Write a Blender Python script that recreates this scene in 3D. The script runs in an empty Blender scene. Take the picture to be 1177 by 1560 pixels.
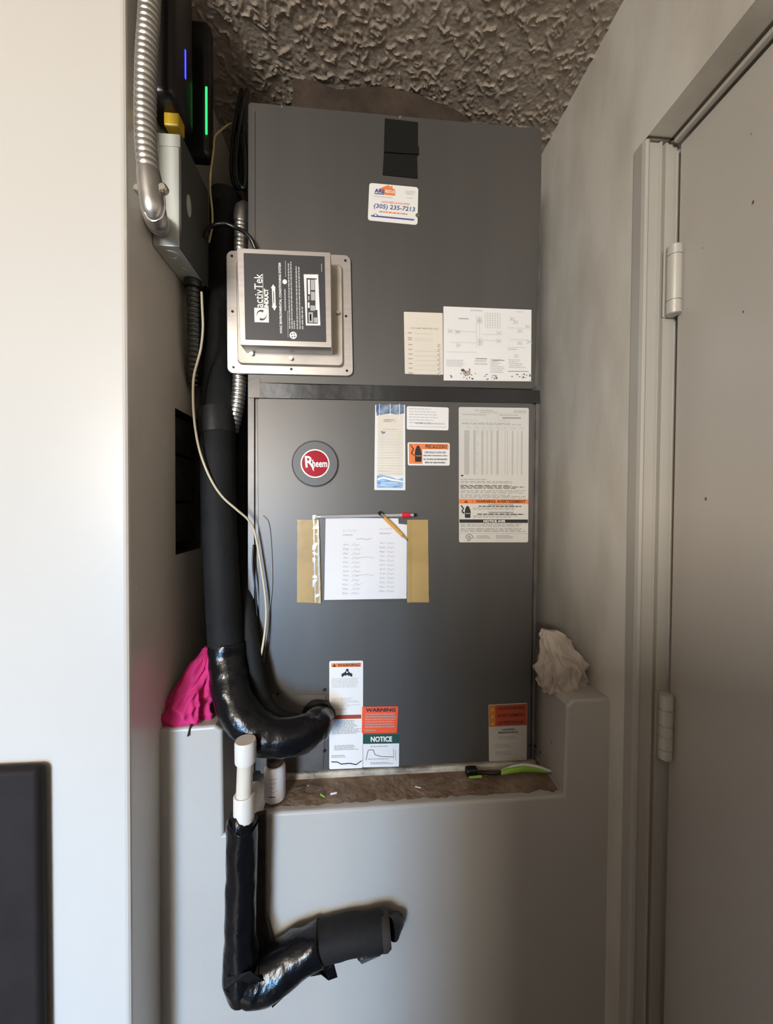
import bpy, bmesh, math, random
import numpy as np
from mathutils import Vector, Matrix, noise
random.seed(7)
SC = bpy.context.scene
COL = SC.collection

# ------------------------------------------------------------------ camera
F, CX, CY = 590.0, 588.5, 780.0                    # focal length in pixels of a 1177x1560 frame
CAM = np.array([0.0, 0.0, 1.6])
def _basis(vpx=541, vpy=769, roll=0.36):
    Yc = np.array([vpx - CX, vpy - CY, F]); Yc /= np.linalg.norm(Yc)
    r = math.radians(roll)
    Xc = np.array([math.cos(r), math.sin(r), 0.0]); Xc -= Xc.dot(Yc) * Yc; Xc /= np.linalg.norm(Xc)
    return Xc, Yc, -np.cross(Yc, Xc)
XC, YC, ZC = _basis()
if ZC[1] > 0: ZC = -ZC
cd = bpy.data.cameras.new('camera'); cam = bpy.data.objects.new('camera', cd); COL.objects.link(cam)
cd.sensor_fit = 'HORIZONTAL'; cd.sensor_width = 36; cd.lens = 36 * F / 1177; cd.clip_start = 0.01
right = Vector((XC[0], YC[0], ZC[0])); up = -Vector((XC[1], YC[1], ZC[1])); fwd = Vector((XC[2], YC[2], ZC[2]))
m = Matrix((right, up, -fwd)).transposed().to_4x4(); m.translation = Vector(CAM)
cam.matrix_world = m
SC.camera = cam

# ------------------------------------------------------------------ light
SC.view_settings.view_transform = 'Standard'; SC.view_settings.look = 'None'
SC.view_settings.exposure = 0.0; SC.view_settings.gamma = 1.0; SC.view_settings.use_curve_mapping = False
W = bpy.data.worlds.new('world'); SC.world = W; W.use_nodes = True
W.node_tree.nodes['Background'].inputs[0].default_value = (0.8, 0.85, 1.0, 1)
W.node_tree.nodes['Background'].inputs[1].default_value = 0.15
def area(name, loc, target, sx, sy, power, color):
    l = bpy.data.lights.new(name, 'AREA'); l.shape = 'RECTANGLE'; l.size = sx; l.size_y = sy
    l.energy = power; l.color = color
    o = bpy.data.objects.new(name, l); COL.objects.link(o); o.location = loc
    o.rotation_euler = (Vector(target) - Vector(loc)).to_track_quat('-Z', 'Y').to_euler()
    return o
area('window_light_upper', (-1.28, -2.45, 1.86), (-1.28, 0, 1.86), 0.9, 0.80, 108, (1.0, 0.93, 0.83))
area('window_light_lower', (-1.28, -2.45, 0.95), (-0.4, 0.6, 0.75), 0.40, 0.9, 6.8, (0.22, 0.55, 1.0)).data.spread = math.radians(48)
area('hall_lamp', (-0.6, -0.9, 2.40), (-0.6, -0.9, 0), 0.5, 0.5, 2, (1.0, 0.86, 0.68))

# ------------------------------------------------------------------ pixel helpers: a point of the photograph on a real plane of the room
def ray(px, py):
    d = np.array([px - CX, py - CY, F]); return np.array([d @ XC, d @ YC, d @ ZC])
def on(ax, val, px, py):
    d = ray(px, py); t = (val - CAM[ax]) / d[ax]; return Vector(CAM + d * t)
def onY(px, py, y): return on(1, y, px, py)
def onX(px, py, x): return on(0, x, px, py)

# ------------------------------------------------------------------ materials
MATS = {}
def mat(name, color, rough=0.5, metal=0.0, var=0.0, vscale=8.0, bump=0.0, bscale=60.0, color2=None, spec=0.5, emit=None, alpha=None, coat=0.0, stretch=None, aniso=0.0, rvar=0.0):
    if name in MATS: return MATS[name]
    M = bpy.data.materials.new(name); M.use_nodes = True; nt = M.node_tree; N = nt.nodes; L = nt.links
    p = N['Principled BSDF']
    p.inputs['Base Color'].default_value = (*color, 1); p.inputs['Roughness'].default_value = rough
    p.inputs['Metallic'].default_value = metal; p.inputs['Specular IOR Level'].default_value = spec
    p.inputs['Coat Weight'].default_value = coat
    tc = N.new('ShaderNodeTexCoord'); vec = tc.outputs['Object']
    if stretch:
        mp = N.new('ShaderNodeMapping'); mp.inputs['Scale'].default_value = stretch
        L.new(vec, mp.inputs['Vector']); vec = mp.outputs['Vector']
    if var > 0 or color2:
        n = N.new('ShaderNodeTexNoise'); n.inputs['Scale'].default_value = vscale; n.inputs['Detail'].default_value = 6
        L.new(vec, n.inputs['Vector'])
        cr = N.new('ShaderNodeValToRGB')
        c2 = color2 or tuple(c * (1 - var) for c in color)
        c1 = color if color2 else tuple(min(1, c * (1 + var * .5)) for c in color)
        cr.color_ramp.elements[0].color = (*c2, 1); cr.color_ramp.elements[1].color = (*c1, 1)
        cr.color_ramp.elements[0].position = 0.32; cr.color_ramp.elements[1].position = 0.62
        L.new(n.outputs['Fac'], cr.inputs['Fac']); L.new(cr.outputs['Color'], p.inputs['Base Color'])
        if rvar:
            mr = N.new('ShaderNodeMapRange'); mr.inputs['To Min'].default_value = rough - rvar; mr.inputs['To Max'].default_value = rough + rvar
            L.new(n.outputs['Fac'], mr.inputs['Value']); L.new(mr.outputs['Result'], p.inputs['Roughness'])
    if bump > 0:
        n2 = N.new('ShaderNodeTexNoise'); n2.inputs['Scale'].default_value = bscale; n2.inputs['Detail'].default_value = 5
        L.new(vec, n2.inputs['Vector'])
        b = N.new('ShaderNodeBump'); b.inputs['Strength'].default_value = bump; b.inputs['Distance'].default_value = 0.004
        L.new(n2.outputs['Fac'], b.inputs['Height']); L.new(b.outputs['Normal'], p.inputs['Normal'])
    if emit:
        p.inputs['Emission Color'].default_value = (*emit[0], 1); p.inputs['Emission Strength'].default_value = emit[1]
    MATS[name] = M
    return M

def dirty_wall(name, base, dirt, amount, scale, rough, bump, bscale, stretch=(1, 1, 1), spec=0.5):
    """painted plaster: two noise layers, large soft grime and small stains"""
    M = bpy.data.materials.new(name); M.use_nodes = True; nt = M.node_tree; N = nt.nodes; L = nt.links
    p = N['Principled BSDF']; p.inputs['Roughness'].default_value = rough; p.inputs['Specular IOR Level'].default_value = spec
    tc = N.new('ShaderNodeTexCoord'); mp = N.new('ShaderNodeMapping'); mp.inputs['Scale'].default_value = stretch
    L.new(tc.outputs['Object'], mp.inputs['Vector'])
    n = N.new('ShaderNodeTexNoise'); n.inputs['Scale'].default_value = scale; n.inputs['Detail'].default_value = 7; n.inputs['Roughness'].default_value = 0.6
    L.new(mp.outputs['Vector'], n.inputs['Vector'])
    r = N.new('ShaderNodeValToRGB'); r.color_ramp.elements[0].position = 0.42; r.color_ramp.elements[1].position = 0.75
    r.color_ramp.elements[0].color = (0, 0, 0, 1); r.color_ramp.elements[1].color = (amount,) * 3 + (1,)
    L.new(n.outputs['Fac'], r.inputs['Fac'])
    mx = N.new('ShaderNodeMix'); mx.data_type = 'RGBA'
    mx.inputs[6].default_value = (*base, 1); mx.inputs[7].default_value = (*dirt, 1)
    L.new(r.outputs['Color'], mx.inputs[0]); L.new(mx.outputs[2], p.inputs['Base Color'])
    n2 = N.new('ShaderNodeTexNoise'); n2.inputs['Scale'].default_value = bscale; n2.inputs['Detail'].default_value = 4
    L.new(tc.outputs['Object'], n2.inputs['Vector'])
    b = N.new('ShaderNodeBump'); b.inputs['Strength'].default_value = bump; b.inputs['Distance'].default_value = 0.006
    L.new(n2.outputs['Fac'], b.inputs['Height']); L.new(b.outputs['Normal'], p.inputs['Normal'])
    MATS[name] = M
    return M

PAINT = dirty_wall('wall_paint', (0.70, 0.67, 0.61), (0.40, 0.35, 0.28), 0.75, 5.0, 0.34, 0.16, 14, (1.3, 1.3, .45))
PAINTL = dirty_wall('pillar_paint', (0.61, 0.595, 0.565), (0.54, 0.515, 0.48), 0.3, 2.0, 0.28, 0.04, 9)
PLASTER = dirty_wall('low_wall_paint', (0.47, 0.455, 0.43), (0.36, 0.33, 0.29), 0.3, 3.0, 0.38, 0.25, 22)
LEDGE = dirty_wall('ledge_grime', (0.17, 0.11, 0.07), (0.40, 0.32, 0.25), 0.8, 16, 0.85, 0.8, 70)
CURB = dirty_wall('curb_paint', (0.55, 0.52, 0.45), (0.07, 0.05, 0.035), 1.0, 14, 0.7, 0.8, 60, (1, 1, 2))
CEIL = dirty_wall('ceiling_texture', (0.47, 0.40, 0.34), (0.26, 0.20, 0.15), 0.6, 5, 0.5, 0.25, 150)
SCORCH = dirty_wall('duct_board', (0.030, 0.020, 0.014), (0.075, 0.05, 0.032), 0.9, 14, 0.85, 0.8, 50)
DOORP = dirty_wall('door_paint', (0.49, 0.46, 0.415), (0.40, 0.36, 0.32), 0.5, 1.6, 0.32, 0.04, 30, (1, 1, .6))
TRIMP = dirty_wall('trim_paint', (0.43, 0.41, 0.37), (0.40, 0.365, 0.32), 0.4, 6, 0.3, 0.05, 30)
DIM = mat('dim_room_paint', (0.16, 0.15, 0.14), 0.6, var=.1, vscale=2)
FLOORM = mat('floor_tile', (0.16, 0.155, 0.15), 0.25, var=.2, vscale=3)
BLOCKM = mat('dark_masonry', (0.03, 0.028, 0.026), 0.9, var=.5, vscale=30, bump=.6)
STEEL = mat('grey_cabinet_paint', (0.112, 0.107, 0.102), 0.42, metal=0.48, var=.10, vscale=3.0, stretch=(2.5, 2.5, .35), rvar=.05)
STEELD = mat('casing_paint', (0.13, 0.12, 0.115), 0.42, metal=0.4, var=.25, vscale=20)
BLACKT = mat('black_tape', (0.012, 0.012, 0.013), 0.42, var=.2, vscale=30, bump=.15, bscale=90)
GLOSSB = mat('gloss_black_tape', (0.004, 0.0045, 0.006), 0.24, bump=.7, bscale=38, spec=.4)
SEALT = mat('seal_tape', (0.010, 0.010, 0.010), 0.38, bump=.25, bscale=30)
FOAM = mat('black_foam', (0.011, 0.0115, 0.012), 0.7, spec=.22, var=.25, vscale=20, bump=.25, bscale=140)
FOAMD = mat('dusty_foam', (0.016, 0.014, 0.013), 0.75, spec=.25, color2=(0.010, 0.010, 0.011), vscale=30, bump=.4, bscale=60)
FOAMB_SHADE = mat('brown_foam_and_shade', (0.045, 0.036, 0.030), 0.8, var=.35, vscale=25, bump=.3, bscale=120)  # end wrap colour, also used for the drain pipe's painted shadow strip
CORD = mat('black_cord', (0.010, 0.010, 0.011), 0.25)
VELCRO = mat('black_velcro', (0.009, 0.009, 0.0085), 0.85, spec=.2, bump=.3, bscale=400)
GALV = mat('galvanised_conduit', (0.58, 0.57, 0.55), 0.40, metal=1.0, var=.15, vscale=40)
DGALV = mat('dark_conduit', (0.10, 0.105, 0.10), 0.35, metal=.9)
BOXP = mat('box_paint', (0.60, 0.62, 0.585), 0.42, metal=.2, var=.06, vscale=12)
BOXD = mat('box_cover_paint', (0.10, 0.103, 0.095), 0.4, metal=.3, var=.1, vscale=12)
ALU = mat('brushed_aluminium', (0.60, 0.57, 0.545), 0.32, metal=.75, var=.08, vscale=10, stretch=(1, 1, 14))
ALUW = mat('dull_aluminium', (0.52, 0.47, 0.41), 0.5, metal=.6, var=.2, vscale=12)
LABELB = mat('black_label', (0.045, 0.045, 0.050), 0.4, var=.15, vscale=4)
SCREW = mat('screw_zinc', (0.55, 0.52, 0.46), 0.3, metal=1.0)
DARKS = mat('dark_screw', (0.05, 0.05, 0.05), 0.4, metal=.8)
WHITE = mat('white_label', (0.80, 0.79, 0.78), 0.45, var=.03, vscale=6)
GREYL = mat('grey_white_label', (0.62, 0.61, 0.58), 0.45, var=.06, vscale=8)
CREAM = mat('cream_card', (0.74, 0.68, 0.58), 0.6, var=.06, vscale=8)
SHEET = mat('white_paper', (0.82, 0.81, 0.82), 0.6, var=.03, vscale=8)
INK = mat('black_ink', (0.02, 0.02, 0.02), 0.6)
INKG = mat('grey_ink', (0.36, 0.35, 0.34), 0.6)
INKL = mat('light_ink', (0.55, 0.54, 0.53), 0.6)
INKC = mat('faded_ink', (0.42, 0.36, 0.30), 0.6)
ORANGE = mat('orange_print', (0.80, 0.22, 0.06), 0.5)
ORANGE_SHADED = mat('shaded_orange_print', (0.50, 0.15, 0.04), 0.5)  # orange darkened for the dim light at the cabinet's lower right
GREYD = mat('shaded_label', (0.46, 0.44, 0.41), 0.5, var=.1, vscale=20)  # label white with the dim light of the lower right corner in its colour
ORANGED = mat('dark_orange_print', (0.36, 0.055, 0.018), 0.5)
RED = mat('red_print', (0.86, 0.10, 0.035), 0.45)
GREEN = mat('dark_green_print', (0.012, 0.075, 0.055), 0.5)
BLUE = mat('blue_print', (0.05, 0.10, 0.30), 0.5)
SKYB = mat('light_blue_print', (0.10, 0.30, 0.62), 0.5, color2=(0.42, 0.60, 0.80), vscale=60, stretch=(1, 1, 4))
NIGHTB = mat('photo_blue_print', (0.03, 0.10, 0.24), 0.5, color2=(0.35, 0.42, 0.48), vscale=60)
WHITEI = mat('white_ink', (0.85, 0.85, 0.84), 0.5)
GREYI = mat('pale_grey_ink', (0.45, 0.45, 0.45), 0.5)
STAIN = mat('rust_stain', (0.12, 0.07, 0.04), 0.8)
BADGER = mat('badge_red', (0.42, 0.012, 0.03), 0.15, coat=.5)
BADGEG = mat('badge_ring', (0.085, 0.085, 0.088), 0.45, metal=.3)
CHROME = mat('chrome', (0.75, 0.73, 0.72), 0.15, metal=1)
KRAFT = mat('brown_packing_tape', (0.46, 0.32, 0.13), 0.25, var=.14, vscale=14, bump=.08, bscale=60, coat=.4)
PINK = mat('pink_cloth', (0.60, 0.022, 0.17), 0.85, var=.2, vscale=20, bump=.35, bscale=260)
RAG = mat('white_cloth', (0.52, 0.45, 0.39), 0.8, var=.12, vscale=14, bump=.2, bscale=200)
PVC = mat('white_pvc', (0.74, 0.71, 0.66), 0.3, var=.06, vscale=14)
PVCY = mat('aged_pvc', (0.70, 0.64, 0.54), 0.3, var=.06, vscale=14)
BOTTLEM = mat('white_plastic', (0.72, 0.70, 0.72), 0.4)
CAPM = mat('dark_brown_cap', (0.05, 0.03, 0.025), 0.4)
COPPER = mat('copper_pipe', (0.50, 0.24, 0.14), 0.35, metal=1)
CABLE = mat('cream_cable', (0.62, 0.55, 0.40), 0.45)
CABLEY = mat('yellowed_cable', (0.52, 0.42, 0.18), 0.45)
DEVICE = mat('black_plastic', (0.008, 0.008, 0.009), 0.3)
YELLOW = mat('yellow_plastic', (0.55, 0.36, 0.02), 0.4)
LEDB = mat('blue_led', (0.0, 0.0, 0.2), 0.3, emit=((0.04, 0.05, 1.0), 4.0))
LEDG = mat('green_led', (0.0, 0.2, 0.0), 0.3, emit=((0.02, 0.9, 0.10), 3.0))
PENC = mat('clear_pen_plastic', (0.42, 0.42, 0.42), 0.15, coat=.5)
PENR = mat('red_plastic', (0.75, 0.02, 0.05), 0.3)
GOLD = mat('amber_pencil', (0.75, 0.38, 0.07), 0.35)
LIME = mat('lime_plastic', (0.27, 0.50, 0.06), 0.35)
HINGEM = mat('painted_hinge', (0.58, 0.56, 0.51), 0.35, metal=.3)
SEAM = mat('gap_shade_seam', (0.10, 0.075, 0.055), 0.8)  # dark brown that paints in the shade of the gap at the door head
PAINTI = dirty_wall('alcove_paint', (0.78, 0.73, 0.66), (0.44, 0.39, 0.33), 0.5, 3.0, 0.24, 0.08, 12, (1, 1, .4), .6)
UPHOL = mat('dark_upholstery', (0.020, 0.015, 0.014), 0.7, var=.2, vscale=20, spec=.2)
SPOT = mat('brown_speck', (0.16, 0.09, 0.05), 0.8)

def film_material():
    M = bpy.data.materials.new('clear_film'); M.use_nodes = True; N = M.node_tree.nodes; L = M.node_tree.links
    N.remove(N['Principled BSDF'])
    t = N.new('ShaderNodeBsdfTransparent'); g = N.new('ShaderNodeBsdfGlossy'); g.inputs['Roughness'].default_value = 0.12
    f = N.new('ShaderNodeFresnel'); f.inputs['IOR'].default_value = 1.6
    mx = N.new('ShaderNodeMixShader'); L.new(f.outputs[0], mx.inputs[0]); L.new(t.outputs[0], mx.inputs[1]); L.new(g.outputs[0], mx.inputs[2])
    L.new(mx.outputs[0], N['Material Output'].inputs['Surface'])
    return M
FILM = film_material()

# ------------------------------------------------------------------ object helpers
def props(o, label=None, cat=None, group=None, kind=None):
    if label: o['label'] = label
    if cat: o['category'] = cat
    if group: o['group'] = group
    if kind: o['kind'] = kind
    return o
def empty(name, loc, label, cat, group=None):
    o = bpy.data.objects.new(name, None); COL.objects.link(o); o.location = loc; o.empty_display_size = .05
    return props(o, label, cat, group)
def world_loc(o):
    v = Vector((0, 0, 0))
    while o: v = v + o.location; o = o.parent
    return v

class MB:
    """collects geometry in room coordinates and links it as one mesh object"""
    def __init__(s): s.v = []; s.f = []; s.mi = []; s.cur = 0
    def mat(s, i): s.cur = i; return s
    def add(s, vs, fs):
        b = len(s.v); s.v += [tuple(p) for p in vs]
        for f in fs: s.f.append([i + b for i in f]); s.mi.append(s.cur)
        return s
    def box(s, x0, x1, y0, y1, z0, z1):
        return s.add([(x0,y0,z0),(x1,y0,z0),(x1,y1,z0),(x0,y1,z0),(x0,y0,z1),(x1,y0,z1),(x1,y1,z1),(x0,y1,z1)],
                     [(0,3,2,1),(4,5,6,7),(0,1,5,4),(1,2,6,5),(2,3,7,6),(3,0,4,7)])
    def bbox(s, x0, x1, y0, y1, z0, z1, w=.004, seg=3):
        bm = bmesh.new(); bmesh.ops.create_cube(bm, size=1)
        for v in bm.verts: v.co = ((x0+x1)/2 + v.co.x*(x1-x0), (y0+y1)/2 + v.co.y*(y1-y0), (z0+z1)/2 + v.co.z*(z1-z0))
        bmesh.ops.bevel(bm, geom=list(bm.edges), offset=w, segments=seg, affect='EDGES', profile=.5)
        bmesh.ops.recalc_face_normals(bm, faces=bm.faces)
        bm.verts.index_update(); s.add([v.co.copy() for v in bm.verts], [[v.index for v in f.verts] for f in bm.faces]); bm.free()
        return s
    def poly(s, pts, depth, bev=0.0):
        """pts: outline, counter-clockwise seen from -Y; depth: Vector of extrusion (away from viewer)"""
        n = len(pts); d = Vector(depth); c = sum((Vector(p) for p in pts), Vector()) / n
        rings = []
        if bev:
            rings.append([Vector(p) + (c - Vector(p)).normalized() * bev for p in pts])
            rings.append([Vector(p) + d.normalized() * bev for p in pts])
        else: rings.append([Vector(p) for p in pts])
        rings.append([Vector(p) + d for p in pts])
        vs = [p for r in rings for p in r]; fs = [list(range(n))]
        for k in range(len(rings) - 1):
            for i in range(n):
                j = (i + 1) % n; fs.append([k*n+j, k*n+i, (k+1)*n+i, (k+1)*n+j])
        fs.append(list(range(len(rings)*n - 1, (len(rings)-1)*n - 1, -1)))
        return s.add(vs, fs)
    def slab(s, c4, thick, rad=0.0, bev=0.0, seg=4):
        """c4: TL, TR, BR, BL corners of the front face; extruded by thick along +Y"""
        TL, TR, BR, BL = [Vector(c) for c in c4]; pts = []
        if rad <= 0: pts = [BL, BR, TR, TL]
        else:
            ring = [BL, BR, TR, TL]
            for i in range(4):
                p = ring[i]; a = (ring[i-1] - p).normalized(); b = (ring[(i+1) % 4] - p).normalized()
                for k in range(seg + 1):
                    t = k / seg * math.pi / 2
                    pts.append(p + a * rad * (1 - math.sin(t)) + b * rad * (1 - math.cos(t)))
        return s.poly(pts, (0, thick, 0), bev)
    def tube(s, path, rad, seg=14, cap=True, flat=None):
        P = [Vector(p) for p in path]; n = len(P); R = rad if hasattr(rad, '__len__') else [rad] * n
        T = [(P[min(i+1, n-1)] - P[max(i-1, 0)]).normalized() for i in range(n)]
        u = T[0].orthogonal().normalized(); vs = []; fs = []
        for i in range(n):
            u = (u - T[i] * u.dot(T[i])).normalized(); w = T[i].cross(u)
            for k in range(seg):
                a = 2 * math.pi * k / seg
                off = u * math.cos(a) * R[i] + w * math.sin(a) * R[i]
                if flat: off = Vector((off.x * flat[0], off.y * flat[1], off.z * flat[2]))
                vs.append(P[i] + off)
        for i in range(n - 1):
            for k in range(seg):
                j = (k + 1) % seg; fs.append([i*seg+k, i*seg+j, (i+1)*seg+j, (i+1)*seg+k])
        if cap: fs.append(list(range(seg))[::-1]); fs.append([(n-1)*seg + k for k in range(seg)])
        return s.add(vs, fs)
    def cyl(s, a, b, r, seg=16, r2=None): return s.tube([a, b], [r, r if r2 is None else r2], seg)
    def disc_y(s, c, r, th, seg=24, bev=0.0, sx=1.0, sz=1.0):
        c = Vector(c); pts = [c + Vector((math.cos(2*math.pi*k/seg)*r*sx, 0, math.sin(2*math.pi*k/seg)*r*sz)) for k in range(seg)]
        return s.poly(pts, (0, th, 0), bev)
    def grid(s, fn, nu, nv):
        vs = [fn(i / nu, j / nv) for j in range(nv + 1) for i in range(nu + 1)]
        fs = [[j*(nu+1)+i, j*(nu+1)+i+1, (j+1)*(nu+1)+i+1, (j+1)*(nu+1)+i] for j in range(nv) for i in range(nu)]
        return s.add(vs, fs)
    def build(s, name, mats, parent=None, smooth=False, label=None, cat=None, group=None, kind=None, origin=None, bevel=None):
        vs = [Vector(v) for v in s.v]
        if origin is None:
            lo = Vector([min(v[i] for v in vs) for i in range(3)]); hi = Vector([max(v[i] for v in vs) for i in range(3)])
            origin = (lo + hi) / 2
            if cat: origin.z = lo.z
        origin = Vector(origin)
        me = bpy.data.meshes.new(name); me.from_pydata([v - origin for v in vs], [], s.f); me.update()
        for mt in (mats if isinstance(mats, (list, tuple)) else [mats]): me.materials.append(mt)
        me.polygons.foreach_set('material_index', s.mi)
        o = bpy.data.objects.new(name, me); COL.objects.link(o)
        if parent: o.parent = parent; o.location = origin - world_loc(parent)
        else: o.location = origin
        if smooth:
            me.polygons.foreach_set('use_smooth', [True] * len(me.polygons))
            if smooth != 'all':
                bm = bmesh.new(); bm.from_mesh(me)
                for e in bm.edges:
                    if len(e.link_faces) == 2 and e.calc_face_angle(0) > math.radians(40): e.smooth = False
                bm.to_mesh(me); bm.free()
        if bevel:
            b = o.modifiers.new('bevel', 'BEVEL'); b.width = bevel; b.segments = 2; b.limit_method = 'ANGLE'
        return props(o, label, cat, group, kind)

def smooth_path(pts, n=8):
    P = [Vector(p) for p in pts]; out = []
    for i in range(len(P) - 1):
        p0 = P[max(i-1, 0)]; p1 = P[i]; p2 = P[i+1]; p3 = P[min(i+2, len(P)-1)]
        for k in range(n):
            t = k / n
            out.append(0.5 * ((2*p1) + (p2-p0)*t + (2*p0-5*p1+4*p2-p3)*t*t + (3*p1-p0-3*p2+p3)*t**3))
    out.append(P[-1]); return out
def lerp_list(vals, n):
    out = []
    for i in range(n):
        t = i / (n - 1) * (len(vals) - 1); k = min(int(t), len(vals) - 2); f = t - k
        out.append(vals[k] * (1 - f) + vals[k+1] * f)
    return out
def corrugated(mb, pts, r, pitch, amp=.10, seg=16):
    P = smooth_path(pts, 24); L = [0]
    for a, b in zip(P, P[1:]): L.append(L[-1] + (b - a).length)
    n = max(8, int(L[-1] / pitch * 6)); Q = []; R = []; j = 0
    for i in range(n + 1):
        s_ = L[-1] * i / n
        while j < len(P) - 2 and L[j+1] < s_: j += 1
        t = (s_ - L[j]) / max(1e-9, L[j+1] - L[j]); Q.append(P[j].lerp(P[j+1], min(1, t)))
        ph = (i % 6) / 6; R.append(r * (1 - amp + amp * abs(math.sin(math.pi * ph)) ** .6 * 1.0) if ph else r * (1 - 2 * amp))
    return mb.tube(Q, R, seg)

# ------------------------------------------------------------------ printing on flat things
_glyphs = {}
def glyphs(txt, bold=0.0):
    key = (txt, bold)
    if key not in _glyphs:
        cu = bpy.data.curves.new('t', 'FONT'); cu.body = txt; cu.resolution_u = 3; cu.offset = bold; cu.fill_mode = 'FRONT'
        ob = bpy.data.objects.new('t', cu); me = ob.to_mesh()
        vs = np.array([v.co[:2] for v in me.vertices]) if len(me.vertices) else np.zeros((1, 2)); fs = [list(p.vertices) for p in me.polygons]
        ob.to_mesh_clear(); bpy.data.objects.remove(ob); bpy.data.curves.remove(cu)
        lo = vs.min(0); hi = vs.max(0); _glyphs[key] = ((vs - lo) / np.maximum(hi - lo, 1e-6), fs, (hi - lo)[0] / max(1e-6, (hi - lo)[1]))
    return _glyphs[key]
class Face:
    """a flat rectangle seen from -Y; u runs right, v runs down"""
    def __init__(s, c4): s.c = [Vector(c) for c in c4]
    def P(s, u, v, off=0.0):
        TL, TR, BR, BL = s.c
        p = (TL * (1-u) + TR * u) * (1-v) + (BL * (1-u) + BR * u) * v
        return Vector((p.x, p.y - off, p.z))
class Print:
    def __init__(s, face, off=.0004): s.f = face; s.off = off; s.mb = MB(); s.mats = []
    def use(s, m):
        if m not in s.mats: s.mats.append(m)
        s.mb.cur = s.mats.index(m); return s
    def quad(s, m, u0, v0, u1, v1, lift=0):
        s.use(m); o = s.off + lift
        s.mb.add([s.f.P(u0, v1, o), s.f.P(u1, v1, o), s.f.P(u1, v0, o), s.f.P(u0, v0, o)], [(0, 1, 2, 3)]); return s
    def poly(s, m, pts, lift=0):
        s.use(m); s.mb.add([s.f.P(u, v, s.off + lift) for u, v in pts], [list(range(len(pts)))]); return s
    def ell(s, m, u, v, ru, rv, lift=0, n=20):
        return s.poly(m, [(u + ru * math.cos(2*math.pi*k/n), v - rv * math.sin(2*math.pi*k/n)) for k in range(n)], lift)
    def stroke(s, m, pts, w, lift=0, asp=1.0):
        s.use(m)
        for (a, b), (c, d) in zip(pts, pts[1:]):
            L = math.hypot(c - a, d - b) or 1; nx, ny = -(d - b) / L * w, (c - a) / L * w * asp
            s.mb.add([s.f.P(a+nx, b+ny, s.off+lift), s.f.P(c+nx, d+ny, s.off+lift), s.f.P(c-nx, d-ny, s.off+lift), s.f.P(a-nx, b-ny, s.off+lift)], [(0,1,2,3)])
        return s
    def text(s, m, txt, u0, v0, u1, v1, bold=0.0, rot=False, lift=.0002, shear=0.0):
        g, fs, _ = glyphs(txt, bold); s.use(m); vs = []
        for x, y in g:
            x = x + shear * (y - .5)
            if rot: vs.append(s.f.P(u0 + (u1-u0) * (1-y), v1 - (v1-v0) * x, s.off + lift))      # reads upwards
            else: vs.append(s.f.P(u0 + (u1-u0) * x, v1 - (v1-v0) * y, s.off + lift))
        s.mb.add(vs, fs); return s
    def lines(s, m, u0, v0, u1, v1, n, fill=.5, rot=False, ragged=.25, word=.09, lift=0):
        """rows of small print as runs of word-sized bars"""
        for i in range(n):
            a = v0 + (v1 - v0) * i / n; b = a + (v1 - v0) / n * fill
            if rot: a = u0 + (u1 - u0) * i / n; b = a + (u1 - u0) / n * fill
            L = (v1 - v0) if rot else (u1 - u0); x = 0; end = L * (1 - random.random() * ragged)
            while x < end:
                w = min(end - x, L * word * random.uniform(.4, 1.5))
                if rot: s.quad(m, a, v1 - x - w, b, v1 - x, lift)
                else: s.quad(m, u0 + x, a, u0 + x + w, b, lift)
                x += w + L * word * .22
        return s
    def build(s, parent, name='print'): return s.mb.build(name, s.mats, parent, kind='stuff')

def card(name, px4, y, th, material, parent=None, rad=.003, **kw):
    """a thin sheet lying on a face at depth y; px4 = TL, TR, BR, BL in the photograph"""
    c4 = [onY(px, py, y - th) for px, py in px4]
    o = MB().slab(c4, th, rad).build(name, material, parent, **kw)
    return o, Face(c4)
def screw(p, r, m, parent, th=.0015, seg=12):     # a round screw head facing the viewer
    return MB().disc_y(Vector(p) - Vector((0, th, 0)), r, th, seg, bev=r * .3).build('screw', m, parent, smooth=True)

# ================================================================== the room
XL, XR, YU, YL, ZCEIL = -0.31, 0.447, 0.72, 0.64, 2.455
def structure(mb, name, mats, bevel=None, smooth=False): return mb.build(name, mats, kind='structure', bevel=bevel, smooth=smooth)
structure(MB().box(-3.5, 1.2, -2.7, 1.3, -.1, 0), 'floor', FLOORM)
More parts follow.
